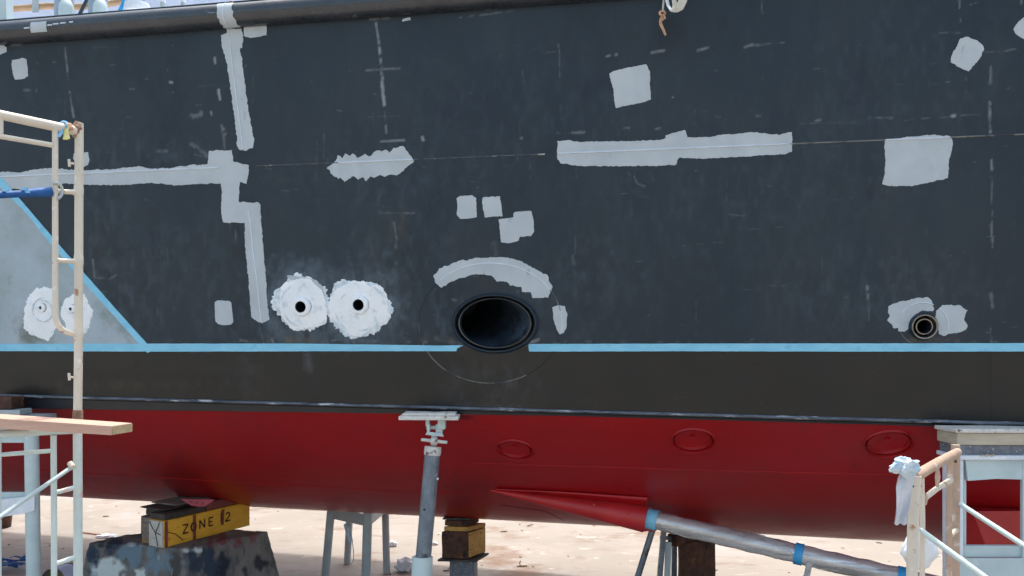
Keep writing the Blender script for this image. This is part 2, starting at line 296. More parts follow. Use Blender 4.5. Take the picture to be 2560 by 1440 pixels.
for _ in range(22):
    x, y = random.uniform(250, 2560), random.uniform(150, 820); WEAR.append((x, y, x+random.uniform(30, 140), y-random.uniform(0, 10), random.uniform(.8, 1.6), random.uniform(.05, .16), .4))
HALO = [(748,752,90,96,1,.22),(902,765,104,94,1,.22),(755,700,95,60,.75,.3),(700,760,60,110,.7,.35),(900,690,110,70,.6,.38),(965,790,60,80,.5,.4),(830,850,160,30,.7,.35),(560,780,70,90,.35,.45),(310,700,150,170,.3,.45),(260,600,80,150,.25,.45),(1240,960,120,60,.55,.4),
 (1160,930,70,70,.4,.42),(1200,1010,90,30,.4,.4),(350,400,200,60,.2,.42),(1000,450,300,120,.16,.42),(1010,640,160,140,.2,.42),(1450,700,200,150,.18,.45),(1780,500,400,200,.14,.45),(2150,720,300,130,.2,.45),(2050,420,300,200,.12,.45),
 (620,930,60,60,.35,.4),(1120,800,80,70,.35,.42),(2330,780,120,60,.2,.42),(770,905,13,30,.9,.1),(430,640,200,120,.18,.45),(1300,300,500,200,.1,.45),(2250,200,300,200,.12,.45),(120,300,120,120,.12,.4),(1180,1018,160,10,.6,.3)]
DARK = [(745,836,60,18,.85,.2),(655,740,30,120,.0,.3),(505,955,190,22,.9,.2),(240,940,220,20,.6,.3),(100,935,140,14,.5,.3),(345,900,10,50,.8,.1),(2476,930,6,60,.7,.2),(2400,1035,60,20,.5,.2),(1600,80,260,70,.35,.3),(260,640,60,90,.5,.35),
 (1015,640,40,120,.35,.3),(590,640,24,100,.3,.3),(1880,1003,60,2,.5,.1),(750,940,30,60,.3,.3),(1420,870,400,300,.15,.4),(200,160,200,60,.4,.3),(60,975,100,10,.7,.2),(1280,690,120,30,.5,.3),(1130,720,60,40,.4,.3),(1380,870,70,70,.25,.3)]
RUSTM = [(720,852,70,11,.7,.3),(1105,850,40,9,.5,.35),(300,960,300,12,.25,.4),(250,965,220,14,.45,.35),(1310,860,40,8,.5,.3),(2310,850,50,9,.5,.35),(840,800,22,60,.25,.3),(700,450,60,8,.1,.3),(1000,560,24,60,.2,.3),(1240,900,110,30,.2,.35)]

def proj(Pt):                                # photo pixel of world points (n,3)
    return 1280+F*Pt[:, 0]/Pt[:, 1], 867-F*Pt[:, 2]/Pt[:, 1]
def grid_mesh(name, ss, zf, nz, pointf, m, parent, holes=True, paint=True, cuts=None):
    S, Q = np.meshgrid(ss, np.linspace(0, 1, nz), indexing='ij'); pts = pointf(S.ravel(), Q.ravel())
    n = len(ss); idx = np.arange(n*nz).reshape(n, nz)
    quads = np.stack([idx[:-1, :-1], idx[1:, :-1], idx[1:, 1:], idx[:-1, 1:]], -1).reshape(-1, 4)
    if holes:
        c = pts[quads].mean(1); rel = c-np.array(O0); s = rel@np.array(T_); z = c[:, 2]; km = np.ones(len(quads), bool)
        for k in HOLES:
            hx, hz, rx, rz = hole_sz(k); km &= ((s-hx)/rx)**2+((z-hz)/rz)**2 > 1
        quads = quads[km]
    if cuts:
        c = pts[quads].mean(1); km = np.ones(len(quads), bool)
        for ctr, a1_, a2_, r in cuts:
            rel = c-np.array(ctr); km &= np.hypot(rel@np.array(a1_), rel@np.array(a2_)) > r*.89
        quads = quads[km]
    me = bpy.data.meshes.new(name); me.vertices.add(len(pts)); me.vertices.foreach_set('co', pts.astype(np.float32).ravel())
    me.loops.add(len(quads)*4); me.loops.foreach_set('vertex_index', quads.astype(np.int32).ravel())
    me.polygons.add(len(quads)); me.polygons.foreach_set('loop_start', np.arange(0, len(quads)*4, 4, dtype=np.int32))
    me.update(calc_edges=True); me.shade_smooth(); me.materials.append(M[m])
    if paint:
        X, Y = proj(pts)
        for an, v in paint(X, Y).items():
            a = me.attributes.new(an, 'FLOAT', 'POINT'); a.data.foreach_set('value', v.astype(np.float32))
    return link(name, me, parent)
nT, nN, nO, nP = map(np.array, (T_, N_, O0, PN))
def sidef(z0f, z1f):
    def f(s, q):
        z0, z1 = z0f(s), z1f(s); z = z0+(z1-z0)*q
        u = .004*np.sin(s*11.2+1)*np.sin(z*5)*np.clip(z*2, 0, 1)      # slight dishing of the plates between frames
        return nO+s[:, None]*nT+(.1*z)[:, None]*nN+z[:, None]*np.array([0, 0, 1.])+u[:, None]*0*nP
    return f
fine = np.arange(-6.6, 5.6, .011); ss_side = np.concatenate([np.arange(-13, -6.6, .4), fine, np.arange(5.6, 9.01, .4)])
ppaint = lambda X, Y: {'wear': seg_int(X, Y, WEAR), 'halo': blobs(X, Y, HALO), 'dark': blobs(X, Y, DARK, 70), 'rust': blobs(X, Y, RUSTM, 120)}
hull_side = grid_mesh('side_plating', ss_side, None, 300, sidef(lambda s: 0*s, lambda s: 0*s+3.12), 'navy', ship, True, ppaint)
boot = grid_mesh('boot_top', ss_side, None, 62, sidef(lambda s: zc(s)-.02, lambda s: 0*s), 'boot', ship, True, ppaint)
def underf(s, q):
    u = q*BW; z = zc(s)-.02+(zk(s)-zc(s)+.02)*(1-(1-q)**BP)
    return nO+s[:, None]*nT+(.1*zc(s)-u)[:, None]*nN+z[:, None]*np.array([0, 0, 1.])
rp = lambda X, Y: {'dark': blobs(X, Y, [(1190,1140,60,30,.0,.2),(1160,1043,24,6,1,.0),(160,1190,40,10,.5,.1),(230,1200,40,6,.4,.2),(1150,1230,90,60,.35,.1),(430,1200,120,70,.45,.1)], 5), 'halo': blobs(X, Y, [(1760,1210,150,40,.35,.2),(700,1060,300,40,.1,.3),(120,1220,120,30,.2,.3)], 8)}
RC = []
for (x, y, wx) in ((1288, 1125, 48), (1733, 1102, 55), (2221, 1110, 60)):
    s, u = hitB(x, y); c = B(s, u); tn = (B(s, u+.1)-B(s, u-.1)).normalized(); tt = (B(s+.1, u)-B(s-.1, u)).normalized()
    tn = (tn+tt*.25).normalized(); tt = (tt-tn*tt.dot(tn)).normalized(); RC.append((c, tt, tn, wx/F*c.y))
under = grid_mesh('underbody', np.concatenate([np.arange(-13, -7, .4), np.arange(-7, 6.5, .016), np.arange(6.5, 9.01, .4)]), None, 170, underf, 'red', ship, False, rp, RC)
# far half of the ship, deck and ends
def CL(s, o, z):
    o = o*(1-.018*(s+5)) if o < -3 else o      # unseen far side, narrowed towards the stern to shape its ground shadow
    return O0+T_*s+N_*o+V((0, 0, z))
bm = bmesh.new(); cols = []
for s in np.linspace(-13, 9, 23):
    sec = [CL(s, .1*zc(s)-BW, zk(s))]+[CL(s, .1*zc(s)-2*BW+u, zb(s, u)) for u in np.linspace(BW*.9, 0, 10)]+[CL(s, -2*BW, 0), CL(s, -2*BW-.3, 3.1)]
    cols.append([bm.verts.new(p) for p in sec])
for a, b in zip(cols, cols[1:]):
    for i in range(len(a)-1): bm.faces.new((a[i], b[i], b[i+1], a[i+1]))
obj('far_side_shell', bm, 'red', ship, True)
for s in (-13, 9):
    bm = bmesh.new()
    near = [B(s, u) for u in np.linspace(0, BW, 12)]; far = [CL(s, .1*zc(s)-2*BW+u, zb(s, u)) for u in np.linspace(BW*.9, 0, 10)]
    bm.faces.new([bm.verts.new(p) for p in [W(s, 3.1), W(s, 0)]+near+far+[CL(s, -2*BW, 0), CL(s, -2*BW-.3, 3.1)]])
    obj('end_bulkhead', bm, 'black', ship)
bm = bmesh.new(); hexa(bm, [CL(-13, .27, 3.04), CL(9, .27, 3.04), CL(9, -2*BW-.28, 3.04), CL(-13, -2*BW-.28, 3.04), CL(-13, .27, 3.1), CL(9, .27, 3.1), CL(9, -2*BW-.28, 3.1), CL(-13, -2*BW-.28, 3.1)])
obj('deck', bm, 'deckw', ship)

# rub rail: large half-round fender under the deck edge
RZ, RR = 2.99, .105
def railp(s, ang, r=RR): return W(s, RZ)+N_*(.02+math.cos(ang)*r)+V((0, 0, math.sin(ang)*r))
def surf(name, rows, m, parent, smooth=True):
    bm = bmesh.new(); R = [[bm.verts.new(p) for p in row] for row in rows]
    for a, b in zip(R, R[1:]):
        for i in range(len(a)-1): bm.faces.new((a[i], a[i+1], b[i+1], b[i]))
    return obj(name, bm, m, parent, smooth)
angs = np.linspace(-math.pi*.58, math.pi*.58, 26)
ss = np.concatenate([[-13], np.arange(-6.5, 6, .12), [9]])
surf('rub_rail', [[railp(s, a, RR*(1+.012*math.sin(s*3.1))) for a in angs] for s in ss], 'rail', ship)
bm = bmesh.new(); hexa(bm, [W(-13, 3.085)+N_*-.02, W(9, 3.085)+N_*-.02, W(9, 3.085)-N_*.2, W(-13, 3.085)-N_*.2]+[W(-13, 3.135)+N_*-.02, W(9, 3.135)+N_*-.02, W(9, 3.135)-N_*.2, W(-13, 3.135)-N_*.2], .006)
obj('deck_edge_strip', bm, 'black', ship)
def railpatch(name, x0, x1, y, a0, a1, m, lift, jit=.008, skew=0):
    s0, s1 = hs(x0, y)[0]+.02, hs(x1, y)[0]+.02; rows = []
    A = np.linspace(a0, a1, 16); L_ = [s0+random.uniform(-jit, jit) for _ in A]; R_ = [s1+random.uniform(-jit, jit) for _ in A]
    for k in range(9):
        t = k/8; rows.append([railp(L_[i]*(1-t)+R_[i]*t+skew*(1-i/15), A[i], RR+lift) for i in range(16)])
    return surf(name, rows, m, ship)
railpatch('primer_patch', 551, 590, 40, -math.pi*.5, math.pi*.38, 'primer', .003, .012, .035)
railpatch('primer_patch', 96, 136, 75, -.55, .35, 'primer', .003, .004)
railpatch('weld_bead', 568, 571, 40, -math.pi*.45, math.pi*.36, 'primer2', .006, .001, .0)
for x0, x1, a in ((138, 150, -.02), (152, 166, .04), (170, 184, .07), (192, 202, .1), (80, 94, -.12)):
    railpatch('paint_chip', x0, x1, 72, a-.06, a+.05, 'primer2', .002, .004)
# chine: rounded worn bar over a dark strip
surf('chine_bar', [[W(s, zc(s)+.012)+N_*(math.cos(a)*.028)+V((0, 0, math.sin(a)*.015)) for a in np.linspace(-2.0, 1.9, 14)] for s in np.concatenate([[-13], np.arange(-6.5, 6, .1), [9]])], 'chine', ship)
def clip0(a): return max(a, 0)
surf('chine_underside', [[W(s, zc(s)-.012)+N_*.014, W(s, zc(s)-.03-clip0(-s+.5)*.015)+N_*.008, W(s, zc(s)-.032-clip0(-s+.5)*.016)+N_*-.04] for s in np.arange(-13, 9.1, .2)], 'black', ship, False)

# ------------------------------------------------------------ primer patches, filler and tape on the plating
def jag(poly, amp, step=2.5, seed=0):
    r = random.Random(seed*31+len(poly)); out = []; n = len(poly); ph = 0
    for i in range(n):
        a, b = V(poly[i]), V(poly[(i+1) % n]); l = (b-a).length; k = max(1, int(l/step)); d = (b-a)/max(l, 1e-6); nn = V((-d.y, d.x))
        for j in range(k):
            ph = ph*.55+r.uniform(-1, 1)*amp*.6
            out.append(a+(b-a)*(j/k)+nn*(ph*(1 if 0 < j else .3)))
    return out
def flat(name, poly, m, amp=1.6, u=.003, th=.0, parent=None, step=2.5, seed=1):
    from mathutils.geometry import delaunay_2d_cdt
    pts = jag(poly, amp, step, seed) if amp else [V(p) for p in poly]; n = len(pts)
    vc, ed, fc, *_ = delaunay_2d_cdt([V((p.x, p.y)) for p in pts], [], [list(range(n))], 1, 1e-4)
    bm = bmesh.new(); vs = [bm.verts.new(H(p.x, p.y, u)) for p in vc]
    for f in fc:
        try: bm.faces.new([vs[i] for i in f])
        except ValueError: pass
    ex_ = bmesh.ops.extrude_edge_only(bm, edges=[e for e in bm.edges if e.is_boundary])   # thin paint edge down to the plating
    for v in ex_['geom']:
        if isinstance(v, bmesh.types.BMVert): v.co -= PN*u
    return obj(name, bm, m, parent or ship)
PATCH = [
 [(563,68),(585,72),(603,70),(608,88),(606,118),(600,120),(605,150),(612,210),(620,270),(627,310),(635,352),(632,370),(615,376),(600,375),(592,365),(593,345),(588,310),(580,250),(572,190),(565,150),(556,120),(553,100),(553,88),(567,82)],
 [(609,66),(640,61),(660,60),(666,66),(666,88),(640,93),(625,95),(610,90)],
 [(30,150),(45,148),(55,144),(66,148),(68,165),(70,190),(60,197),(38,199),(32,185),(29,165)],
 [(-20,110),(5,110),(16,118),(16,130),(0,137),(-20,140)],
 [(185,383),(205,382),(220,380),(224,400),(220,412),(205,420),(190,412),(182,395)],
 [(-60,425),(0,430),(55,430),(100,421),(130,420),(200,426),(280,423),(330,418),(345,415),(380,422),(430,420),(470,413),(520,411),(522,378),(545,376),(580,376),(583,403),(600,408),(622,413),(620,440),(616,460),(600,455),(597,470),(598,505),(645,506),(652,512),(652,540),(655,580),(660,640),(665,700),(668,760),(672,800),(655,808),(640,803),(628,790),(625,760),(622,700),(614,640),(612,590),(612,557),(590,556),(560,556),(555,545),(553,512),(555,480),(552,458),(500,460),(440,464),(420,462),(380,457),(300,463),(210,462),(160,458),(100,474),(-60,470)],
 [(817,420),(830,410),(840,398),(845,388),(855,395),(862,383),(874,390),(884,384),(896,395),(912,384),(922,393),(934,382),(945,376),(955,380),(963,374),(972,382),(982,372),(1000,366),(1008,364),(1020,380),(1035,402),(1010,425),(990,438),(975,436),(962,442),(950,437),(936,444),(926,440),(916,453),(905,443),(895,450),(885,440),(872,448),(860,456),(852,445),(845,448),(830,435)],
 [(1393,352),(1420,350),(1450,355),(1500,354),(1580,353),(1650,350),(1665,346),(1663,340),(1680,332),(1712,325),(1718,343),(1780,342),(1800,337),(1850,334),(1880,330),(1910,332),(1950,337),(1980,330),(1980,380),(1965,385),(1900,388),(1860,392),(1800,394),(1740,397),(1697,394),(1690,412),(1660,414),(1550,415),(1450,415),(1400,408),(1393,395)],
 [(2212,350),(2250,345),(2300,340),(2330,337),(2375,340),(2382,350),(2380,375),(2372,400),(2370,445),(2330,455),(2280,465),(2225,466),(2205,460),(2212,430),(2214,400),(2212,380)],
 [(1523,185),(1535,177),(1575,168),(1600,163),(1616,161),(1625,180),(1625,220),(1628,248),(1605,256),(1580,261),(1540,270),(1537,260),(1533,220),(1525,195)],
 [(2412,92),(2420,92),(2440,100),(2455,112),(2460,123),(2452,142),(2440,157),(2422,178),(2405,172),(2377,155),(2380,138),(2390,118),(2400,98)],
 [(2533,73),(2545,55),(2562,42),(2600,40),(2600,110),(2560,98),(2540,85)],
 [(1141,497),(1150,490),(1180,488),(1190,495),(1191,520),(1192,543),(1170,546),(1150,547),(1142,537),(1143,515)],
 [(1208,493),(1250,491),(1254,520),(1256,540),(1212,543),(1207,520),(1205,505)],
 [(1246,549),(1283,543),(1284,532),(1290,529),(1328,527),(1333,545),(1335,578),(1328,590),(1299,592),(1296,602),(1270,608),(1252,605),(1250,580),(1249,560)],
 [(1083,690),(1100,670),(1150,652),(1200,645),(1270,643),(1300,652),(1330,668),(1368,688),(1375,708),(1380,720),(1372,745),(1333,745),(1327,731),(1305,729),(1303,717),(1275,714),(1268,706),(1240,702),(1230,690),(1190,684),(1150,695),(1120,708),(1105,719),(1090,708)],
 [(1381,768),(1395,763),(1412,765),(1418,785),(1417,815),(1410,832),(1400,836),(1392,825),(1384,800)],
 [(537,755),(543,751),(572,752),(578,757),(580,775),(583,805),(578,811),(560,813),(545,810),(538,803)],
 [(2222,765),(2240,757),(2290,745),(2320,744),(2329,752),(2334,775),(2320,779),(2305,776),(2290,785),(2280,800),(2275,820),(2260,830),(2247,828),(2245,820),(2233,820),(2230,810),(2218,800),(2225,790),(2220,780)],
 [(2340,778),(2350,770),(2355,764),(2395,762),(2405,768),(2420,775),(2413,785),(2411,800),(2420,815),(2415,823),(2400,832),(2370,835),(2358,840),(2348,835),(2345,815),(2340,800)],
 [(1005,50),(1012,46),(1025,43),(1027,50),(1012,53),(1006,54)],
]
AMP = [2.2, 1, 1, 1, 1, 2, 2.6, 1.8, 1.8, 1.3, 1.6, 1, 1, 1.3, 1, 2.2, 1, .8, 2.2, 2.4, .5]
for i, p in enumerate(PATCH): flat('primer_patch', p, 'primer', AMP[i], .003, seed=i)
pn = flat('primer_panel', [(-200, 440), (0, 452), (30, 480), (150, 630), (368, 870), (-200, 870)], 'panel', 0, .002)
me = pn.data
flat('masking_tape', [(-200,860),(400,859),(760,859),(1100,864),(1145,863),(1159,864),(1150,867),(1142,872),(1141,878),(900,878),(400,879),(-200,877)], 'tape', .35, .0055, step=6)
flat('masking_tape', [(1322,860),(1700,859),(2620,858),(3700,857),(3700,878),(2100,879),(1700,878),(1323,879),(1321,868)], 'tape', .35, .0055, step=6)
flat('masking_tape', [(-30,405),(5,447),(60,510),(130,592),(210,683),(300,785),(383,877),(368,882),(290,796),(205,702),(130,614),(60,527),(0,468),(-30,435)], 'tape', .5, .0075, step=8)

def bead(name, pix, wid, m, u=.0, hgt=.005):
    bm = bmesh.new(); pts = [V(p) for p in pix]; rows = []
    for i, p in enumerate(pts):
        d = (pts[min(i+1, len(pts)-1)]-pts[max(i-1, 0)]).normalized(); nn = V((-d.y, d.x))
        rows.append([H(*(p+nn*wid*k), u+hgt*(1-k*k)) for k in (-1, -.6, 0, .6, 1)])
    return surf(name, rows, m, ship)
def line(x0, y0, x1, y1, n=30, j=0): return [(x0+(x1-x0)*i/n, y0+(y1-y0)*i/n+random.uniform(-j, j)) for i in range(n+1)]
zl = lambda x: 867-F*1.66/((O0.y+(.1*1.66)*N_.y-0)/(1-0)*1)  # unused helper
def weldy(x):                                # photo y of the long horizontal weld at photo x
    lo, hi = 200, 700
    for _ in range(30):
        mid = (lo+hi)/2
        if hs(x, mid)[1] > 1.66: lo = mid
        else: hi = mid
    return lo
xs = list(range(-100, 2700, 40))
bead('weld_bead', [(x, weldy(x)) for x in range(640, 1400, 38)], 1.8, 'bead')
bead('weld_bead', [(x, weldy(x)) for x in range(1975, 3800, 38)], 1.8, 'beadlite')
bead('weld_bead', [(x, weldy(x)) for x in range(-100, 580, 38)], 2.3, 'primer2', .003, .009)
bead('weld_bead', [(x, weldy(x)) for x in range(845, 1033, 17)], 2.3, 'primer2', .003, .009)
bead('weld_bead', [(x, weldy(x)) for x in range(1396, 1980, 30)], 2.3, 'primer2', .003, .009)
bead('weld_bead', [(x, weldy(x)) for x in range(2214, 2378, 20)], 2.3, 'primer2', .003, .009)
bead('weld_bead', [(572,75),(576,120),(583,180),(592,250),(600,310),(607,372)], 1.7, 'primer2', .003, .008)
bead('weld_bead', [(621,528),(626,560),(634,640),(642,700),(648,760),(653,805)], 1.9, 'primer2', .003, .008)
bead('weld_bead', [(653,810),(656,840),(659,858)], 1.1, 'beadlite')
bead('weld_bead', [(659,880),(661,950),(663,1015)], .8, 'boot', 0, .002)
bead('weld_bead', [(2477,880),(2478,950),(2478,1050)], .8, 'boot', 0, .002)
def arc(cx, cy, rx, ry, a0, a1, n=40): return [(cx+rx*math.cos(math.radians(a0+(a1-a0)*i/n)), cy-ry*math.sin(math.radians(a0+(a1-a0)*i/n))) for i in range(n+1)]
EC = (1226, 808, 179, 150)
bead('weld_bead', arc(*EC, 135, 34), 1.6, 'primer2', .003, .006)
bead('weld_bead', arc(*EC, 34, 12, 12), 1.4, 'beadlite'); bead('weld_bead', arc(*EC, 12, -8, 10), 1.4, 'primer2', .003, .006)
bead('weld_bead', arc(*EC, -16, -60, 20), .7, 'boot', 0, .003); bead('weld_bead', arc(*EC, -60, -160, 30), 1.2, 'beadlite', 0, .004)
bead('weld_bead', arc(*EC, 175, 137, 12), .8, 'navy', 0, .003); bead('weld_bead', arc(*EC, 200, 180, 12), .8, 'beadlite', 0, .003)
bead('weld_bead', arc(2308, 812, 62, 55, 150, 65, 20), 1.7, 'primer2', .003, .008); bead('weld_bead', arc(2308, 812, 62, 55, 50, -30, 20), 1.4, 'primer2', .003, .006)
bead('weld_bead', arc(2308, 812, 60, 52, 200, 245, 10), .9, 'beadlite', 0, .003); bead('weld_bead', arc(2308, 812, 60, 52, 60, 45, 6), .9, 'beadlite', 0, .003)

def filler(cx, cy, rx, ry, hole, m='filler', u0=.004, dome=.012, seed=0, jg=.16):
    r = random.Random(seed); n = 150; wob = [0]*n; ph = 0
    ks = [(r.uniform(0, 6.28), r.uniform(.02, .05)) for _ in range(5)]
    rows = []; jit = [0]*n; q_ = 0
    for i in range(n): q_ = q_*.6+r.uniform(-1, 1)*jg*.22; jit[i] = q_
    hx, hy, hr = hole
    for k in range(12):
        t = k/11; row = []
        for i in range(n+1):
            a = 2*math.pi*(i % n)/n; edge = 1+sum(am*math.sin((q+2)*a+p0) for q, (p0, am) in enumerate(ks))+jit[i % n]
            ex, ey = cx+rx*edge*math.cos(a), cy+ry*edge*math.sin(a); ix, iy = hx+hr*math.cos(a), hy+hr*math.sin(a)
            row.append(H(ix*(1-t)+ex*t, iy*(1-t)+ey*t, u0+dome*max(0, 1-t**2)*(1+.25*math.sin(7*t+3*a))-(.004 if k == 11 else 0)))
        rows.append(row)
    return surf('filler_patch', rows, m, ship)
filler(755, 757, 68, 70, (755, 767, 24), 'thinfill', .0035, .001, 1, .30)
filler(757, 759, 63, 67, (755, 767, 24), 'filler', .0045, .006, 2, .12)
filler(897, 770, 78, 74, (899, 762, 24), 'thinfill', .0035, .001, 3, .24)
filler(897, 769, 75, 70, (899, 762, 24), 'filler', .0045, .006, 4, .12)
filler(104, 784, 46, 66, (105, 769, 12), 'filler', .005, .006, 5, .2)
filler(192, 786, 40, 52, (180, 772, 12), 'filler', .005, .006, 6, .2)
flat('filler_patch', [(716,690),(728,688),(760,692),(790,700),(806,716),(812,740),(800,735),(770,706),(735,700),(722,698)], 'primer', 1.8, .0055)
for cx, cy, rx, ry, a0, a1 in ((757, 762, 50, 55, 200, 262), (757, 760, 55, 52, 120, 170), (900, 768, 62, 58, 262, 320), (897, 766, 66, 58, 20, 75), (898, 770, 60, 62, 190, 240), (897, 764, 48, 40, 130, 160)):
    pp_ = arc(cx, cy, rx, ry, a0, a1, 22); rows = []
    for i, p in enumerate(pp_):
        k = math.sin(math.pi*i/22)*random.uniform(.5, 1.3)*3.2; rows.append([H(cx+(p[0]-cx)*(1+e*k/60), cy+(p[1]-cy)*(1+e*k/60), .0125 if e == 0 else .0100) for e in (-1, 0, 1)])
    surf('filler_ridge', rows, 'thinfill', ship)
bm = bmesh.new()
for a0, rr in ((20, 24), (150, 27), (250, 22)):
    pts = [H(108+rr*math.cos(math.radians(a)), 776+rr*1.15*math.sin(math.radians(a)), .013) for a in range(a0, a0+130, 12)]; tube(bm, pts, [.003+.005*math.sin(math.pi*i/(len(pts)-1)) for i in range(len(pts))], 6)
obj('filler_ridge', bm, 'thinfill', ship, True)

def collar(name, k, r_in, r_out, out, m, depth=.5, fl=1.35, lip=.004, asp=1, elly=None, inner='hole'):
    """tube through the plating: flange, protruding lip and dark bore"""
    x, y, _, _ = HOLES[k]; s, z = hs(x, y); n = 56
    d = W(s, z).y; a_in, a_out = r_in/F*d, r_out/F*d; rz = elly or 1
    ring = lambda r, u, ry=None: [W(s+r*math.cos(2*math.pi*i/n), z+(ry or r*rz)*math.sin(2*math.pi*i/n), u) for i in range(n+1)]
    c = thing_part = surf(name, [ring(a_out*fl, .003), ring(a_out*1.04, out*.8), ring(a_out*.97, out), ring(a_in*1.06, out+lip), ring(a_in, out)], m, ship)
    b = surf('bore', [ring(a_in, out), ring(a_in, 0), ring(a_in, -depth*.4), ring(a_in*.98, -depth), ring(.001, -depth)], inner, c)
    return c
collar('drain_outlet', 'drain_a', 14, 22, .035, 'filler', fl=1.15)
collar('drain_outlet', 'drain_b', 14, 22, .035, 'filler', fl=1.15)
collar('drain_outlet', 'drain_c', 4, 11, .02, 'filler', .2, 1.1)
collar('drain_outlet', 'drain_d', 4, 11, .02, 'filler', .2, 1.1)
# small exhaust on the right: outer sleeve, gap, inner pipe
def ell(k, rpx, u, rz=1, dx=0, dy=0, n=64):
    x, y, _, _ = HOLES[k]; s, z = hs(x+dx, y+dy); d = W(s, z).y; r = rpx/F*d
    return [W(s+r*math.cos(2*math.pi*i/n), z+r*rz*math.sin(2*math.pi*i/n), u) for i in range(n+1)]
M['brass'] = mat('stained_pipe_lip', L(176, 160, 138), L(120, 112, 104), .4, scale=12)
surf('outlet_flange', [ell('outlet', 35, .004), ell('outlet', 33, .012), ell('outlet', 30.8, .03), ell('outlet', 30.4, .04)], 'navy', ship)
sl = surf('exhaust_outlet', [ell('outlet', 30.4, .03), ell('outlet', 30.4, .045), ell('outlet', 29.5, .05), ell('outlet', 27.5, .045), ell('outlet', 27, -.12), ell('outlet', 20, -.12)], 'brass', ship)
pp = surf('inner_pipe', [ell('outlet', 20, -.12), ell('outlet', 20, .03), ell('outlet', 18.6, .034), ell('outlet', 17.2, .03)], 'brass', sl)
surf('bore', [ell('outlet', 17.2, .03), ell('outlet', 17, -.5), ell('outlet', .1, -.5)], 'hole', sl)
surf('gap', [ell('outlet', 26.9, .03), ell('outlet', 26.4, -.1), ell('outlet', 20.2, -.1), ell('outlet', 20.1, .02)], 'hole', sl)
# large elliptical exhaust
E1 = 150/214.
ex = surf('exhaust_outlet', [ell('exhaust', 111, .002, .69), ell('exhaust', 109, .010, .68), ell('exhaust', 107, .035, .68), ell('exhaust', 104.5, .045, .68), ell('exhaust', 102, .043, .675), ell('exhaust', 101, .03, .675)], 'navy', ship)
ex['label'] = 'large oval exhaust opening with dark rim'
M['lip'] = mat('bare_edge_steel', L(120, 116, 106), L(70, 72, 76), .4, scale=4, stretch=(1, 1, 1))
surf('inner_pipe', [ell('exhaust', 92.5, -.02, .675), ell('exhaust', 92.5, .028, .675), ell('exhaust', 91, .033, .675), ell('exhaust', 89.6, .028, .675)], 'lip', ex)
surf('gap', [ell('exhaust', 101, .03, .675), ell('exhaust', 99, -.1, .675), ell('exhaust', 93, -.1, .675), ell('exhaust', 92.5, .0, .675)], 'hole', ex)
# the bore runs aft and inboard at an angle
s0, z0 = hs(1238, 808); rows = []
for k in range(14):
    t = k/13; r = 89.6/F*7.1; sh = -.75*t
    rows.append([W(s0+sh+r*math.cos(2*math.pi*i/64), z0+.16*t+r*.675*math.sin(2*math.pi*i/64), .028-1.3*t) for i in range(65)])
rows.append([rows[-1][0].lerp(rows[-1][32], .5)]*65)
M['duct'] = mat('duct_lit_inside', L(38, 48, 60), L(64, 78, 92), .5, scale=7, spots=((L(24, 28, 34), 5, .5, .12, U),))  # bore colour raised to stand in for light inside, dark blotches at random
surf('bore', rows, 'duct', ex)

# round covers under the red paint, weld seams on the underbody
for c, tt, tn, r in RC:
    nn = tt.cross(tn).normalized()
    if nn.z > 0: nn = -nn
    rg = lambda rr, h, of=0: [c+tt*rr*math.cos(2*math.pi*i/56)+tn*(rr*math.sin(2*math.pi*i/56)-of*r)+nn*h for i in range(57)]
    cv = surf('round_recess', [rg(r*1.04, -.004), rg(r*1.0, .014), rg(r*.965, .012), rg(r*.93, -.02, .01), rg(r*.88, -.03, .05), rg(r*.83, -.012, .08), rg(r*.80, .008, .09), rg(r*.77, .006, .09), rg(r*.73, -.018, .09), rg(r*.5, -.03, .09), rg(.002, -.034, .09)], 'red', ship)
    surf('cover_bolt', [rg(.022, -.04, .15), rg(.02, -.016, .15), rg(.001, -.014, .15)], 'red', cv)
def bseam(pix, wd=.008, h=.005, m='red'):
    pts = []
    for (x0, y0), (x1, y1) in zip(pix, pix[1:]): pts += [hitB(x0+(x1-x0)*i/8, y0+(y1-y0)*i/8) for i in range(9)]
    rows = [[B(s, u-wd), B(s, u, h), B(s, u+wd)] for s, u in pts]
    surf('weld_bead', rows, m, ship)
bseam([(1180, 1157), (1500, 1167), (1800, 1176), (2240, 1187)], .005, .005)
bseam([(100, 1175), (500, 1200), (950, 1225), (1150, 1233)], .006, .004)
bseam([(1250, 1262), (1360, 1277)], .006, .004, 'black'); bseam([(1362, 1277), (1412, 1303)], .006, .004, 'black')

# shaft bossing: half-cone growing out of the underbody, with the shaft in it
a0 = B(*hitB(1222, 1225))+V((0, .01, 0)); AXD = 8.2
a1 = P(1612, 1297, AXD); R1 = 34/F*AXD
bm = bmesh.new(); n = 28; K_ = 26; rings = []
for k in range(K_+1):
    t = k/K_; c = a0.lerp(a1, t); r = .004+(R1-.004)*t**.9; ax = (a1-a0).normalized(); u_, v_ = frame(ax)
    rings.append([bm.verts.new(c+(u_*math.cos(2*math.pi*i/n)+v_*math.sin(2*math.pi*i/n))*r) for i in range(n)])
for a, b in zip(rings, rings[1:]):
    for i in range(n): bm.faces.new((a[i], a[(i+1) % n], b[(i+1) % n], b[i]))
bm.faces.new(rings[-1])
boss = obj('shaft_bossing', bm, 'redlite', ship, True)
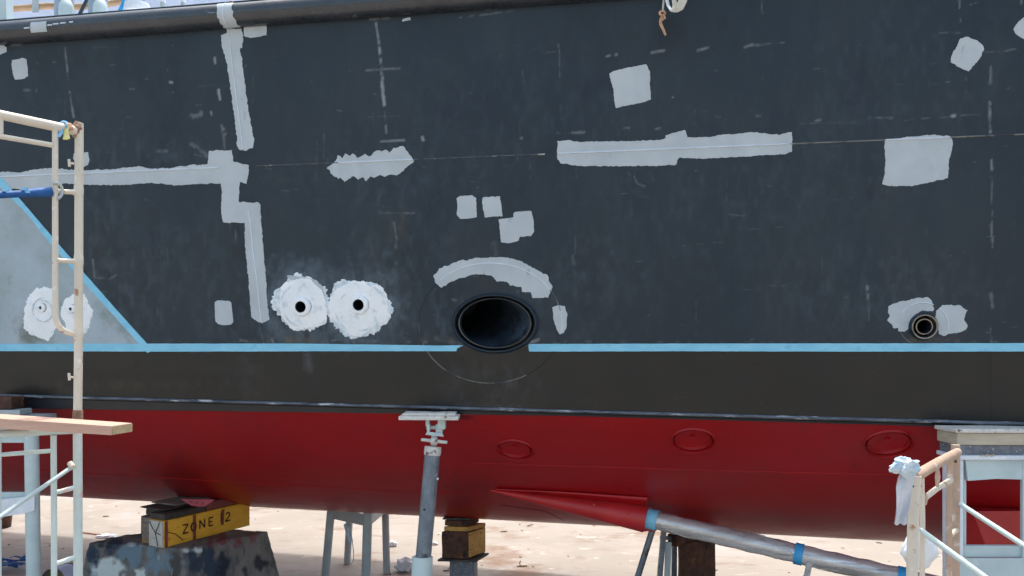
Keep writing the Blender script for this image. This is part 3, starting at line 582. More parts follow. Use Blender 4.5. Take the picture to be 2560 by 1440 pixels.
# web plate between the cone and the hull, with its bright flange edge
top = [(1240, 1223), (1350, 1228), (1450, 1234), (1540, 1241), (1617, 1247)]
bm = bmesh.new(); up, dn = [], []
for i, (x, y) in enumerate(top):
    t = i/4; c = a0.lerp(a1, .06+.94*t); q = P(x, y, B(*hitB(x, y)).y-.05); up.append(q); dn.append(c)
ra = [bm.verts.new(p) for p in up]; rb = [bm.verts.new(p+V((0, .1, 0))) for p in dn]
rc = [bm.verts.new(p.co+V((0, .16, .03))) for p in ra]
for i in range(4): bm.faces.new((ra[i], ra[i+1], rb[i+1], rb[i])); bm.faces.new((ra[i], ra[i+1], rc[i+1], rc[i]))
bm.faces.new((ra[4], rb[4], rc[4]))
obj('bossing_web', bm, 'red', boss)
bm = bmesh.new(); tube(bm, [p+V((0, -.006, 0)) for p in up], [.004, .007, .011, .015, .02], 8); obj('web_flange', bm, 'redlite', boss, True)
for x, y in ((1485, 1262), (1569, 1284)):
    c = P(x, y, a0.lerp(a1, (x-1230)/390).y-.135*((x-1230)/390)+.005); bm = bmesh.new(); tube(bm, [c+V((0, .03, 0)), c+V((0, -.012, 0)), c+V((0, -.018, 0))], [.02, .018, .01], 14); obj('bolt_plug', bm, 'redlite', boss, True)
axd = V((P(2260, 1446, 7.25)-P(1612, 1293, 8.2))).normalized()
bm = bmesh.new(); tube(bm, [a1-axd*.02, a1+axd*.03], [R1*.98, R1*.9], 30); obj('bossing_ring', bm, 'redpink', boss, True)
bm = bmesh.new(); hexa(bm, [P(1596, 1326, 8.15), P(1636, 1330, 8.15), P(1640, 1328, 8.25), P(1600, 1326, 8.25), P(1596, 1310, 8.15), P(1642, 1318, 8.15), P(1642, 1318, 8.25), P(1600, 1310, 8.25)], .004); obj('zinc_lug', bm, 'red', boss)
s_a, s_b = P(1614, 1295, 8.2), P(2300, 1456, 7.2)
def sp(t): return s_a.lerp(s_b, t)
shaft = thing('propeller_shaft', s_b, 'steel propeller shaft wrapped in clear film and blue tape below the red hull', 'propeller shaft')
bm = bmesh.new(); N2 = 90; pts = [sp(-.03+1.35*i/N2) for i in range(N2+1)]
tube(bm, pts, [.092+.0035*math.sin(i*.9)+random.uniform(-.002, .002) for i in range(N2+1)], 26, wob=.012); obj('wrapped_shaft', bm, 'shaft', shaft, True)
def sleeve(t0, t1, r, m, name='tape_band', wob=.02):
    bm = bmesh.new(); tube(bm, [sp(t0+(t1-t0)*i/6) for i in range(7)], r, 26, wob=wob); return obj(name, bm, m, shaft, True)
sleeve(.0, .05, .104, 'tape'); sleeve(.575, .605, .102, 'blue2'); sleeve(.925, .955, .103, 'blue2')
bm = bmesh.new()                             # twisted film: ridges spiralling round the shaft
for q in range(5):
    ps = []
    for i in range(60):
        t = .06+q*.1+.30*i/59; c = sp(t); u_, v_ = frame(axd); a = q*1.3+i*.055; ps.append(c+(u_*math.cos(a)+v_*math.sin(a))*.094)
    tube(bm, ps, .004, 5)
obj('film_fold', bm, 'film', shaft, True)
bm = bmesh.new(); q0 = P(2023, 1405, sp(.62).y-.08); tube(bm, [q0, P(2022, 1420, q0.y), P(2018, 1436, q0.y), P(2014, 1460, q0.y)], [.03, .03, .024, .05], 8, wob=.3); obj('film_tail', bm, 'film', shaft)
bm = bmesh.new(); tube(bm, [P(2050, 1382, 7.8), P(2110, 1388, 7.7), P(2190, 1412, 7.5), P(2250, 1436, 7.35)], .006, 6); obj('film_fold', bm, 'film', shaft, True)

# skeg seen through the right-hand stand
bm = bmesh.new(); s1 = 4.5
pl = [(2430, 1278), (2700, 1276), (2700, 1430), (2490, 1430)]
f3 = [P(x, y, 7.35) for x, y in pl]; b3 = [p+V((-.12 if i_ in (0, 3) else .02, .25, 0)) for i_, p in enumerate(f3)]; hexa(bm, [f3[3], f3[2], b3[2], b3[3], f3[0], f3[1], b3[1], b3[0]], .01)
obj('skeg', bm, 'redlite', ship)

# small pink bracket under the hull over the yellow timber
bm = bmesh.new(); pk = [(452, 1248), (537, 1249), (512, 1266), (498, 1267), (478, 1264)]
fr = [bm.verts.new(P(x, y, 9.05)) for x, y in pk]; bk = [bm.verts.new(P(x, y, 9.05)+V((0, .02, 0))) for x, y in pk]; bm.faces.new(fr); bm.faces.new(bk[::-1])
for i in range(5): bm.faces.new((fr[i], fr[(i+1) % 5], bk[(i+1) % 5], bk[i]))
br = obj('anode_bracket', bm, 'redpink', ship)
for x, y in ((476, 1255), (491, 1257), (507, 1259)):
    bm = bmesh.new(); tube(bm, [P(x, y, 9.06), P(x, y, 9.045)], .009, 10); obj('bolt_hole', bm, 'black', br)

# ------------------------------------------------------------ ground
bm = bmesh.new(); G = 400; bm.faces.new([bm.verts.new(p) for p in ((-G, -G, GZ), (G, -G, GZ), (G, G, GZ), (-G, G, GZ))])
g = obj('ground', bm, 'ground'); g['kind'] = 'structure'

# ------------------------------------------------------------ deck gear seen over the rail, top left
dh = thing('deckhouse', (CL(-5, -1.6, 3.1)), 'pale blue-grey deckhouse wall beyond the pipes above the rail', 'deckhouse')
bm = bmesh.new(); hexa(bm, [CL(-12, -1.5, 3.1), CL(-1.2, -1.5, 3.1), CL(-1.2, -5, 3.1), CL(-12, -5, 3.1), CL(-12, -1.5, 4.8), CL(-1.2, -1.5, 4.8), CL(-1.2, -5, 4.8), CL(-12, -5, 4.8)], .02); obj('wall', bm, 'deckw', dh)
bm = bmesh.new(); hexa(bm, [CL(-12, -1.42, 3.1), CL(-1.2, -1.42, 3.1), CL(-1.2, -1.5, 3.1), CL(-12, -1.5, 3.1), CL(-12, -1.42, 3.3), CL(-1.2, -1.42, 3.3), CL(-1.2, -1.5, 3.3), CL(-12, -1.5, 3.3)]); obj('coaming', bm, 'standg', dh)
DG = 'pipes standing on the deck behind the rub rail'
for x, d, wpx, lb in ((160, 8.1, 22, 'left of the two thick pale vent pipes above the rub rail'), (245, 8.05, 22, 'right of the two thick pale vent pipes above the rub rail')):
    t = thing('vent_pipe', P(x, 60, d)+V((0, 0, 0)), lb, 'vent pipe', DG); r = wpx/F*d
    bm = bmesh.new(); tube(bm, [P(x, 75, d), P(x, -60, d)], r, 24); obj('pipe', bm, 'deckp', t, True)
    bm = bmesh.new(); c = P(x+6, 60, d-.09); tube(bm, [c, P(x+6, 22, d-.09), P(x+6, 12, d-.085), P(x+6, 5, d-.07), P(x+6, 1, d-.04)], [r*.78, r*.78, r*.7, r*.5, r*.1], 20); obj('elbow_cap', bm, 'stand', t, True)
bm = bmesh.new(); hexa(bm, [P(-30, 75, 8.0), P(15, 75, 7.9), P(34, 75, 8.05), P(0, 75, 8.2), P(-30, -60, 8.0), P(15, -60, 7.9), P(34, -60, 8.05), P(0, -60, 8.2)], .01)
tag(obj('deck_post', bm, 'stand'), 'square pale blue-grey steel post at the top left corner above the rail', 'post')
bm = bmesh.new(); tube(bm, [P(20, 22, 8.35), P(60, 20, 8.35), P(120, 15, 8.35), P(190, 17, 8.35), P(250, 14, 8.35), P(300, 4, 8.35), P(340, -4, 8.35)], 7.5/F*8.35, 12, wob=.05)
tag(obj('wooden_pole', bm, 'wood'), 'varnished brown wooden pole lying behind the vent pipes', 'pole')
bm = bmesh.new(); hexa(bm, [P(80, 32, 8.3), P(97, 32, 8.3), P(97, 32, 8.4), P(80, 32, 8.4), P(80, -8, 8.3), P(97, -8, 8.3), P(97, -8, 8.4), P(80, -8, 8.4)], .01)
tag(obj('clamp_bracket', bm, 'standg'), 'grey clamp bracket gripping the brown wooden pole', 'bracket')
bm = bmesh.new(); tube(bm, [P(192, 52, 8.2), P(202, 30, 8.2), P(222, -10, 8.2)], .018, 10); tag(obj('hose', bm, 'hose', smooth=True), 'dark green hose slanting between the two vent pipes', 'hose')
bm = bmesh.new(); tube(bm, [P(296, 45, 8.1), P(300, 26, 8.1), P(308, 8, 8.1), P(314, -12, 8.1)], .018, 10); tag(obj('hose', bm, 'blue2', smooth=True), 'bright blue hose rising beside the white flanged fitting', 'hose')
t = thing('deck_fitting', P(342, 40, 8.1), 'white flanged pipe fitting on the deck right of the blue hose', 'pipe fitting')
bm = bmesh.new(); tube(bm, [P(343, 30, 8.1), P(343, 22, 8.1), P(343, 20, 8.1), P(343, 10, 8.1)], [.1, .125, .125, .115], 26); obj('flange', bm, 'bag', t, True)
bm = bmesh.new(); tube(bm, [P(345, 12, 8.1), P(345, -60, 8.1)], .065, 20); obj('neck', bm, 'deckp', t, True)
for x, r, lb in ((406, .022, 'thin grey rail stanchion left of the pair above the rub rail'), (457, .02, 'thin grey rail stanchion right of the pair with white cap')):
    t = thing('stanchion', P(x, 28, 7.9), lb, 'stanchion', 'thin stanchions on the deck edge'); bm = bmesh.new(); tube(bm, [P(x, 34, 7.9), P(x, -60, 7.9)], r, 12); obj('post', bm, 'standg', t, True)
    bm = bmesh.new(); tube(bm, [P(x, 6, 7.9), P(x, -8, 7.9)], r*1.4, 12); obj('collar', bm, 'bag', t, True)
bm = bmesh.new(); c = P(580, 8, 7.62); bmesh.ops.create_icosphere(bm, subdivisions=2, radius=.03, matrix=Matrix.Translation(c) @ Matrix.Diagonal((1.3, 1, .55, 1)))
for v in bm.verts: v.co += V((random.uniform(-1, 1), random.uniform(-1, 1), random.uniform(-1, 1)))*.004
tag(obj('rag', bm, 'redpink'), 'small crumpled pink-red rag on the deck edge', 'rag')
# webbing sling and rope tail hanging over the side
def ribbon(bm, pts, wid, side, th=.004):
    rows = []
    for i, p in enumerate(pts):
        sd = side[i] if isinstance(side, list) else side; a = V(p)-sd*wid/2; b = V(p)+sd*wid/2
        dirv = (V(pts[min(i+1, len(pts)-1)])-V(pts[max(i-1, 0)])).normalized(); nn = dirv.cross(sd).normalized()*th
        rows.append([bm.verts.new(q) for q in (a-nn, b-nn, b+nn, a+nn)])
    for r0, r1 in zip(rows, rows[1:]):
        for k in range(4): bm.faces.new((r0[k], r0[(k+1) % 4], r1[(k+1) % 4], r1[k]))
    bm.faces.new(rows[0][::-1]); bm.faces.new(rows[-1])
sl = thing('webbing_sling', P(1690, 32, 6.3), 'cream webbing strap looped over the ship side at the top', 'strap')
bm = bmesh.new(); ribbon(bm, [P(1662, -60, 6.35), P(1665, -10, 6.35), P(1671, 15, 6.34), P(1680, 28, 6.32), P(1690, 30, 6.3), P(1697, 26, 6.28)], .055, V((.5, .8, .3)).normalized()); obj('strap', bm, 'bag', sl)
bm = bmesh.new(); ribbon(bm, [P(1684, 29, 6.26), P(1697, 22, 6.25), P(1706, 4, 6.25), P(1716, -30, 6.26), P(1722, -60, 6.28)], .066, V((.95, -.1, -.2)).normalized()); obj('strap', bm, 'strap', sl)
bm = bmesh.new(); ribbon(bm, [P(1674, -60, 6.36), P(1684, -10, 6.36), P(1687, 14, 6.34), P(1684, 28, 6.3)], .04, V((.9, .4, 0)).normalized()); obj('strap', bm, 'strap', sl)
rp_ = thing('rope_end', P(1665, 88, 6.45), 'short tan knotted rope end hanging beside the webbing strap', 'rope')
bm = bmesh.new(); tube(bm, [P(1658, -60, 6.42), P(1659, 0, 6.42), P(1657, 28, 6.42)], .008, 8, wob=.1); obj('cord', bm, 'strap', rp_, True)
bm = bmesh.new(); tube(bm, [P(1653+7*math.cos(a)+3, 33+5*math.sin(a), 6.40+.01*math.sin(2*a)) for a in np.linspace(0, 6.6, 14)], .009, 8); tube(bm, [P(1659, 36, 6.4), P(1662, 46, 6.4), P(1657, 50, 6.4), P(1654, 42, 6.4)], .010, 8); obj('knot', bm, 'rope', rp_, True)
bm = bmesh.new(); tube(bm, [P(1655, 42, 6.42), P(1651, 52, 6.42), P(1652, 60, 6.42), P(1658, 74, 6.42), P(1664, 88, 6.42)], [.013, .013, .012, .011, .009], 8, wob=.15); obj('tail', bm, 'rope', rp_, True)

# ------------------------------------------------------------ concrete keel block and timbers, left
kb = thing('keel_block', (-3.9, 9.5, GZ), 'big concrete keel block splashed with pale and navy paint', 'concrete block')
plan = [(-4.91, 9.28), (-3.67, 8.95), (-2.98, 9.8), (-4.22, 10.13)]; ZT = -2.26
bm = bmesh.new(); c = V((sum(p[0] for p in plan)/4, sum(p[1] for p in plan)/4)); ex_ = [((x-c.x)*1.22+c.x, (y-c.y)*1.22+c.y) for x, y in plan]
hexa(bm, [V((x, y, GZ)) for x, y in ex_]+[V((x, y, ZT)) for x, y in plan], .03)
bmesh.ops.subdivide_edges(bm, edges=[e for e in bm.edges if e.calc_length() > .1], cuts=70, use_grid_fill=True)
from mathutils import noise as mn
for v in bm.verts: v.co += mn.noise_vector(v.co*5)*.012+mn.noise_vector(v.co*17)*.008
blk = obj('block', bm, 'conc', kb, True, 50)
co = np.empty(len(blk.data.vertices)*3, np.float32); blk.data.vertices.foreach_get('co', co); co = co.reshape(-1, 3); X, Y = proj(co)
def hard(v): return np.clip(v*3-.7, 0, 1)*.9
for an, bl in (('navyp', [(520,1410,75,50,1,.2),(270,1370,60,30,.9,.25),(235,1410,26,50,.9,.2)]), ('blackp', [(556,1420,18,40,1,.25),(655,1410,18,26,1,.2),(280,1362,60,10,.7,.25),(610,1430,20,20,.6,.35)]),
  ('greyb', [(345,1390,90,46,1,.3),(400,1420,60,40,1,.3),(240,1432,22,20,.9,.35)]), ('redp', [(560,1352,80,26,.9,.3),(640,1345,40,18,.7,.35)]), ('pale', [(270,1425,44,36,1,.15),(350,1440,40,24,1,.38),(490,1374,38,10,.8,.35),(620,1400,22,34,.6,.42),(395,1405,30,30,.9,.45),(330,1360,22,6,.8,.3)])):
    a = blk.data.attributes.new(an, 'FLOAT', 'POINT'); a.data.foreach_set('value', hard(blobs(X, Y, bl, 40+len(an)*7)).astype(np.float32))
# yellow timber ZONE 12
A_, B_ = V((-3.905, 8.96)), V((-3.31, 10.1)); ld = (B_-A_).normalized(); wd_ = V((-ld.y, ld.x))
tb = thing('timber', (A_.x, A_.y, ZT), 'yellow painted timber stencilled ZONE 12 on the concrete block', 'timber', 'packing timbers on the concrete keel block')
def lp(a, b, w0, w1): return [tuple(A_+ld*a+wd_*w0), tuple(A_+ld*b+wd_*w0), tuple(A_+ld*b+wd_*w1), tuple(A_+ld*a+wd_*w1)]
L0 = (B_-A_).length
rough_box('beam', lp(.012, L0, 0, .24), ZT+.004, ZT+.304, 'yel', tb, .004, 4)
rough_box('painted_end', lp(-.006, .011, .012, .232), ZT+.01, ZT+.298, 'wht', tb, .001, 2, .002)
bm = bmesh.new()
def onface(a, z, o=.008): q = A_+ld*a-wd_*o; return V((q.x, q.y, ZT+z))
def stroke(p0, p1, w_=.017):
    a, b = V(p0), V(p1); d = (b-a).normalized(); nn = V((-d.y, d.x))*w_/2; a -= d*w_*.2; b += d*w_*.2
    bm.faces.new([bm.verts.new(onface(q.x, q.y)) for q in (a-nn, b-nn, b+nn, a+nn)])
def glyph(st, x, z, w_, h):
    for (x0, y0, x1, y1) in st: stroke((x+x0*w_, z+y0*h), (x+x1*w_, z+y1*h))
bx = .26; bz = .115; gh = .095
glyph([(0, 1, 1, 1), (.95, .9, .1, .1), (0, 0, 1, 0)], bx, bz, .07, gh)
for a0 in (100, 280):
    pr = None
    for i in range(8):
        a = math.radians(a0+160*i/7); q = (bx+.15+.035*math.cos(a), bz+gh*(.5+.5*math.sin(a)))
        if pr: stroke(pr, q)
        pr = q
glyph([(0, 0, 0, 1), (.1, .9, .9, .1), (1, 0, 1, 1)], bx+.24, bz+.01, .07, gh)
glyph([(0, 0, 0, 1), (.1, 1, 1, 1), (.1, .5, .8, .5), (.1, 0, 1, 0)], bx+.375, bz+.012, .055, gh)
glyph([(0, 0, 0, 1)], bx+.56, bz+.03, .03, gh*1.1)
pr = None
for i in range(9):
    a = math.radians(160-190*i/8); q = (bx+.66+.032*math.cos(a), bz+.02+gh*(.78+.26*math.sin(a)))
    if pr: stroke(pr, q)
    pr = q
stroke(pr, (bx+.625, bz+.02)); stroke((bx+.625, bz+.018), (bx+.70, bz+.022))
o = obj('stencil_lettering', bm, 'ink', tb); o['label'] = 'dark stencilled ZONE 12 lettering'
bm = bmesh.new()
for a, b in ((.015, .055), (.40, .445)):
    bm.faces.new([bm.verts.new(onface(*q, .0065)) for q in ((a, .004), (b, .004), (b, .3), (a, .3))])
bm.faces.new([bm.verts.new(onface(*q, .0065)) for q in ((.815, .1), (.86, .1), (.87, .29), (.82, .28))])
obj('red_stripe', bm, 'redst', tb)
bm = bmesh.new()                             # cracks in the end and first length of the face
def efx(w0, z): q = A_+ld*-.012+wd_*w0; return V((q.x, q.y, ZT+z))
for ps in ([efx(.22, .29), efx(.17, .22), efx(.12, .17), efx(.10, .1), efx(.08, .02)], [efx(.12, .17), efx(.07, .24), efx(.05, .29)], [efx(.12, .17), efx(.03, .15)], [onface(.06, .17, .006), onface(.16, .13, .006), onface(.26, .04, .006)]): tube(bm, ps, .004, 6)
obj('crack', bm, 'black', tb)
def timber(name, plan, z0, z1, m, label, amp=.006, group='packing timbers on the concrete keel block', cat='timber'):
    o = rough_box(name, plan, z0, z1, m, None, amp, 4); return tag(o, label, cat, group)
timber('timber', lp(.06, .9, .252, .44), ZT+.004, ZT+.30, 'wgrey', 'weathered grey timber with an ochre top, left of the yellow beam')
timber('timber', lp(.1, .9, .45, .505), ZT+.004, ZT+.30, 'wdark', 'narrow black timber slab at the far left of the block stack')
timber('wood_packer', lp(.03, .60, .01, .27), ZT+.31, ZT+.375, 'wdark', 'grey-black packer on the near end of the yellow beam', .005, cat='packer')
timber('wood_packer', lp(.14, .75, .22, .47), ZT+.308, ZT+.388, 'wdark', 'tarry packer on top of the weathered grey timber', .006, cat='packer')
timber('steel_plate', lp(.10, .8, .12, .52), ZT+.392, ZT+.407, 'wdark', 'thin dark plate lying under the hull on the packers', .003, cat='plate')
timber('wood_wedge', lp(.28, .9, .15, .56), ZT+.412, ZT+.427, 'wgrey', 'splintered thin wedge jutting left above the packers', .004, cat='wedge')
timber('wood_packer', lp(.62, 1.15, .02, .24), ZT+.31, ZT+.40, 'redst', 'red-stained packer on the far end of the yellow beam', .006, cat='packer')

# ------------------------------------------------------------ centre prop jack
jd = 7.1
pj = thing('prop_jack', (P(1052, 1440, jd).x, jd, GZ), 'leaning steel prop jack with white pad pressed under the chine', 'jack')
base_b = P(1049, 1660, jd-.12); base_t = P(1056, 1392, jd-.03); top_ = P(1083, 1112, jd+.06)
bm = bmesh.new(); tube(bm, [base_b, base_t, base_t+V((0, 0, .004))], [26/F*jd, 26/F*jd, 22/F*jd], 28); obj('base_sleeve', bm, 'stand', pj, True)
bm = bmesh.new(); tube(bm, [base_t-V((0, 0, .1)), base_t.lerp(top_, .93)], [19.5/F*jd]*2, 28); inner = obj('inner_tube', bm, 'galv', pj, True)
for x, y in ((1061, 1274), (1052, 1367)):
    bm = bmesh.new(); c = P(x, y, jd-.055); tube(bm, [c+V((0, .02, 0)), c-V((0, .004, 0))], .011, 12); obj('pin_hole', bm, 'hole', inner)
for x, y in ((1054, 1327), (1052, 1339), (1094, 1197)):
    bm = bmesh.new(); c = P(x, y, jd-(.055 if x < 1090 else .01)); tube(bm, [c+V((0, .02, 0)), c-V((0, .003, 0))], .009, 10); obj('paint_drop', bm, 'bag', inner)
bm = bmesh.new(); tube(bm, [base_t.lerp(top_, q) for q in (.905, .925, .96, .985)], [20/F*jd, 21.5/F*jd, 21.5/F*jd, 20.5/F*jd], 26, wob=.01); obj('flaked_collar', bm, 'flake', pj, True)
bm = bmesh.new(); h0 = P(1053, 1099, jd-.02); h1 = P(1118, 1106, jd-.02); tube(bm, [h0, h0.lerp(h1, .35), h0.lerp(h1, .4), h0.lerp(h1, .6), h0.lerp(h1, .65), h1], [4/F*jd, 4.5/F*jd, 9/F*jd, 9/F*jd, 4.5/F*jd, 4/F*jd], 12); obj('screw_handle', bm, 'flake', pj, True)
bm = bmesh.new(); tube(bm, [P(1085, 1113, jd), P(1086, 1085, jd)], 8/F*jd, 16); obj('screw', bm, 'standg', pj, True)
bm = bmesh.new()
def bxp(bm, x0, y0, x1, y1, d0, d1, bev=.004): hexa(bm, [P(x0, y1, d0), P(x1, y1, d0), P(x1, y1, d0)+V((0, d1-d0, 0)), P(x0, y1, d0)+V((0, d1-d0, 0)), P(x0, y0, d0), P(x1, y0, d0), P(x1, y0, d0)+V((0, d1-d0, 0)), P(x0, y0, d0)+V((0, d1-d0, 0))], bev)
hexa(bm, [P(1063, 1087, jd-.05), P(1110, 1092, jd-.03), P(1110, 1092, jd+.08), P(1063, 1087, jd+.08), P(1068, 1079, jd-.05), P(1106, 1083, jd-.03), P(1106, 1083, jd+.08), P(1068, 1079, jd+.08)], .004)
bxp(bm, 1067, 1060, 1074, 1080, jd-.045, jd+.06); bxp(bm, 1089, 1061, 1106, 1083, jd-.02, jd+.06, .006)
cl = obj('fork_head', bm, 'stand', pj, True)
bm = bmesh.new(); bxp(bm, 1064, 1050, 1073, 1066, jd-.03, jd+.07); obj('swivel_lug', bm, 'stand', pj, True)
bm = bmesh.new(); bxp(bm, 1094, 1050, 1113, 1074, jd-.04, jd+.07, .01); obj('swivel_lug', bm, 'stand', pj, True)
bm = bmesh.new(); tube(bm, [P(1066, 1068, jd), P(1110, 1070, jd)], .018, 12); obj('cross_pin', bm, 'standg', pj, True)
bm = bmesh.new(); bxp(bm, 1031, 1047.3, 1136, 1050.5, jd-.1, jd+.14, .002); obj('top_plate', bm, 'bag', pj)
rough_box('pad', [tuple(P(x, 1045, jd)[:2]+()) if 0 else (P(x, 1045, jd).x, y) for x, y in ((1001, 6.98), (1148, 6.96), (1148, 7.22), (1001, 7.24))], -.64, -.606, 'flake', pj, .002, 5, .004)
rough_box('pad', [(P(x, 1045, jd).x, y) for x, y in ((1010, 7.0), (1140, 6.98), (1140, 7.2), (1010, 7.22))], -.604, -.582, 'flake', pj, .004, 6, .004)

# ------------------------------------------------------------ four-legged rear stand
rs = thing('jack_stand', (P(892, 1440, 10.9).x, 10.9, GZ), 'grey four-legged stand behind the keel, left of the leaning prop jack', 'stand')
legs = [((828, 1290, 10.9), (812, 1470, 10.9), .055), ((875, 1290, 11.8), (868, 1470, 11.8), .05), ((920, 1282, 10.4), (914, 1480, 10.4), .06), ((963, 1286, 11.3), (967, 1460, 11.3), .05)]
for a, b, r in legs:
    A1, B1 = P(*a), P(*b); B1.z = GZ; bm = bmesh.new(); tube(bm, [B1, A1+V((0, 0, .1))], r, 18); obj('leg', bm, 'standg', rs, True)
def beam(bm, a, b, h, t):
    a, b = V(a), V(b); d = V((b.x-a.x, b.y-a.y, 0)).normalized(); nn = V((-d.y, d.x, 0))*t/2; z = V((0, 0, h/2))
    hexa(bm, [a-nn-z, b-nn-z, b+nn-z, a+nn-z, a-nn+z, b-nn+z, b+nn+z, a+nn+z], .004)
for i, j in ((0, 2), (2, 3), (1, 3), (0, 1)):
    bm = bmesh.new(); p, q = P(*legs[i][0]), P(*legs[j][0]); p.z = q.z = -2.26; beam(bm, p, q, .15, .03); obj('cross_beam', bm, 'standg', rs)
bm = bmesh.new(); tube(bm, [P(862, 1310, 10.6), P(868, 1325, 10.6), P(872, 1342, 10.6), P(877, 1360, 10.6)], [.02, .035, .025, .012], 8, wob=.4); tag(obj('rag', bm, 'ragb'), 'blue rag tied to the rear stand', 'rag')
bm = bmesh.new(); tube(bm, [P(872, 1315, 10.55), P(880, 1345, 10.55), P(884, 1380, 10.55), P(884, 1400, 10.55), P(878, 1410, 10.55)], .006, 6); tag(obj('wire', bm, 'standg'), 'thin grey wire dangling below the blue rag', 'wire')

# ------------------------------------------------------------ burnt timber stack on a steel post
def postplan(x0, x1, d, dep, skew=.1): a, b = P(x0, 0, d).x, P(x1, 0, d).x; return [(a, d), (b, d-skew), (b+dep*.35, d-skew+dep), (a+dep*.35, d+dep)]
sd = 9.6
st = thing('block_stand', (P(1158, 1440, sd).x, sd, GZ), 'dark steel post with flat cap under the burnt timber block', 'stand')
def zz(y, d): return (867-y)/F*d
def qplan(x0, xm, x1, d0, dl, dr): return [(P(x0, 0, d0+dl).x, d0+dl), (P(xm, 0, d0).x, d0), (P(x1, 0, d0+dr).x, d0+dr), (P(x0, 0, d0+dl).x+P(x1, 0, d0+dr).x-P(xm, 0, d0).x, d0+dl+dr)]
bm = bmesh.new(); prism(bm, qplan(1124, 1186, 1194, sd+.04, .02, .3), GZ, zz(1403, sd), .004); obj('post', bm, 'speck', st)
bm = bmesh.new(); prism(bm, qplan(1094, 1190, 1222, sd-.05, .04, .35), zz(1403, sd), zz(1398, sd), .002); obj('cap_plate', bm, 'wdark', st)
G2 = 'timbers stacked on the dark steel post'
tbk = timber('timber', qplan(1104, 1170, 1213, sd, .03, .3), zz(1397, sd), zz(1330, sd), 'wbrown', 'thick burnt brown timber block on the dark steel post', .006, G2)
timber('wood_packer', qplan(1110, 1170, 1214, sd, .03, .25), zz(1329, sd), zz(1318, sd), 'wochre', 'thin ochre board on top of the burnt timber block', .003, G2, 'packer')
timber('wood_packer', qplan(1112, 1166, 1198, sd+.02, .03, .25), zz(1317, sd), zz(1303, sd), 'wbrown', 'small brown packer between the ochre board and the hull', .005, G2, 'packer')
timber('steel_plate', qplan(1106, 1172, 1190, sd+.02, .03, .25), zz(1302, sd), zz(1297, sd), 'wdark', 'thin dark shim touching the hull on the burnt timber stack', .003, G2, 'plate')

q1, q2 = V((P(1170, 0, sd).x, sd)), V((P(1213, 0, sd+.3).x, sd+.3)); dd = (q2-q1).normalized(); nn_ = V((dd.y, -dd.x))
rough_box('cut_face', [tuple(q1+dd*.012-nn_*.01), tuple(q1+dd*.012+nn_*.014), tuple(q2-dd*.012+nn_*.014), tuple(q2-dd*.012-nn_*.01)], zz(1397, sd)+.014, zz(1330, sd)-.012, 'wochre', tbk, .003, 4, .003)
# ------------------------------------------------------------ stack and trestle under the shaft
td = 8.9
tr = thing('trestle', (P(1640, 1440, td).x, td, GZ), 'grey steel trestle with a slanting strut below the shaft bossing', 'trestle')
bm = bmesh.new(); b_ = P(1570, 1480, td-.3); tube(bm, [P(1632, 1322, td-.3), P(1595, 1440, td-.3), b_], .034, 14); obj('strut', bm, 'galv', tr, True)
bm = bmesh.new(); a = P(1660, 1320, td+.1); b = P(1650, 1440, td+.1); c_ = b+(b-a)*1.3; c_.z = GZ
beam_p = lambda bm, p, q, wx, wy: hexa(bm, [q+V((-wx, -wy, 0)), q+V((wx, -wy, 0)), q+V((wx, wy, 0)), q+V((-wx, wy, 0)), p+V((-wx, -wy, 0)), p+V((wx, -wy, 0)), p+V((wx, wy, 0)), p+V((-wx, wy, 0))], .003)
beam_p(bm, a, c_, .028, .03); obj('leg', bm, 'galv', tr)
bm = bmesh.new(); a = P(1671, 1355, td+.15); c_ = P(1664, 1480, td+.15); c_.z = GZ; beam_p(bm, a, c_, .033, .02); obj('leg', bm, 'stand', tr)
bm = bmesh.new(); a = P(1686, 1360, td+.4); c_ = P(1684, 1480, td+.4); c_.z = GZ; beam_p(bm, a, c_, .03, .02); obj('leg', bm, 'galv', tr)
bm = bmesh.new(); p, q = P(1655, 1345, td+.1), P(1700, 1345, td+.4); beam(bm, p, q, .04, .06); obj('cross_beam', bm, 'galv', tr)
G3 = 'blocks stacked below the wrapped shaft'
timber('timber', qplan(1694, 1700, 1788, td+.2, .1, .3), GZ, zz(1362, td+.2), 'wbrown', 'tall mottled brown block below the wrapped shaft', .012, G3)
timber('timber', qplan(1668, 1690, 1752, td+.15, .1, .3), zz(1368, td+.15)+.0, zz(1340, td+.15), 'wbrown', 'rusty brown slab overhanging left on the tall mottled block', .01, G3)

# ------------------------------------------------------------ right jack stand at the chine
rd = 6.22
rj = thing('jack_stand', (P(2490, 1440, rd).x, rd, GZ), 'pale steel stand with arched opening under the chine at the right edge', 'stand')
def rbox(name, x0, y0, x1, y1, d0, d1, m, bev=.004, parent=None):
    bm = bmesh.new(); bxp(bm, x0, y0, x1, y1, d0, d1, bev); return obj(name, bm, m, parent if parent is not None else rj)
rbox('top_ledge', 2401, 1140, 2720, 1150, rd-.05, rd+.3, 'bag')
bm = bmesh.new(); pts = [(2414, 1150), (2700, 1150), (2700, 1199), (2560, 1199), (2490, 1197), (2420, 1202)]
fr = [bm.verts.new(P(x, y, rd-.02)) for x, y in pts]; bk = [bm.verts.new(v.co+V((0, .04, 0))) for v in fr]; bm.faces.new(fr); bm.faces.new(bk[::-1])
for i in range(6): bm.faces.new((fr[i], fr[(i+1) % 6], bk[(i+1) % 6], bk[i]))
obj('header', bm, 'stand', rj)
rbox('leg', 2399, 1150.2, 2409, 1900, rd-.03, rd+.22, 'bag'); rbox('leg', 2409.4, 1150.4, 2416, 1390, rd+.03, rd+.2, 'stand')
rbox('leg', 2557, 1150.2, 2590, 1900, rd-.025, rd+.01, 'stand')
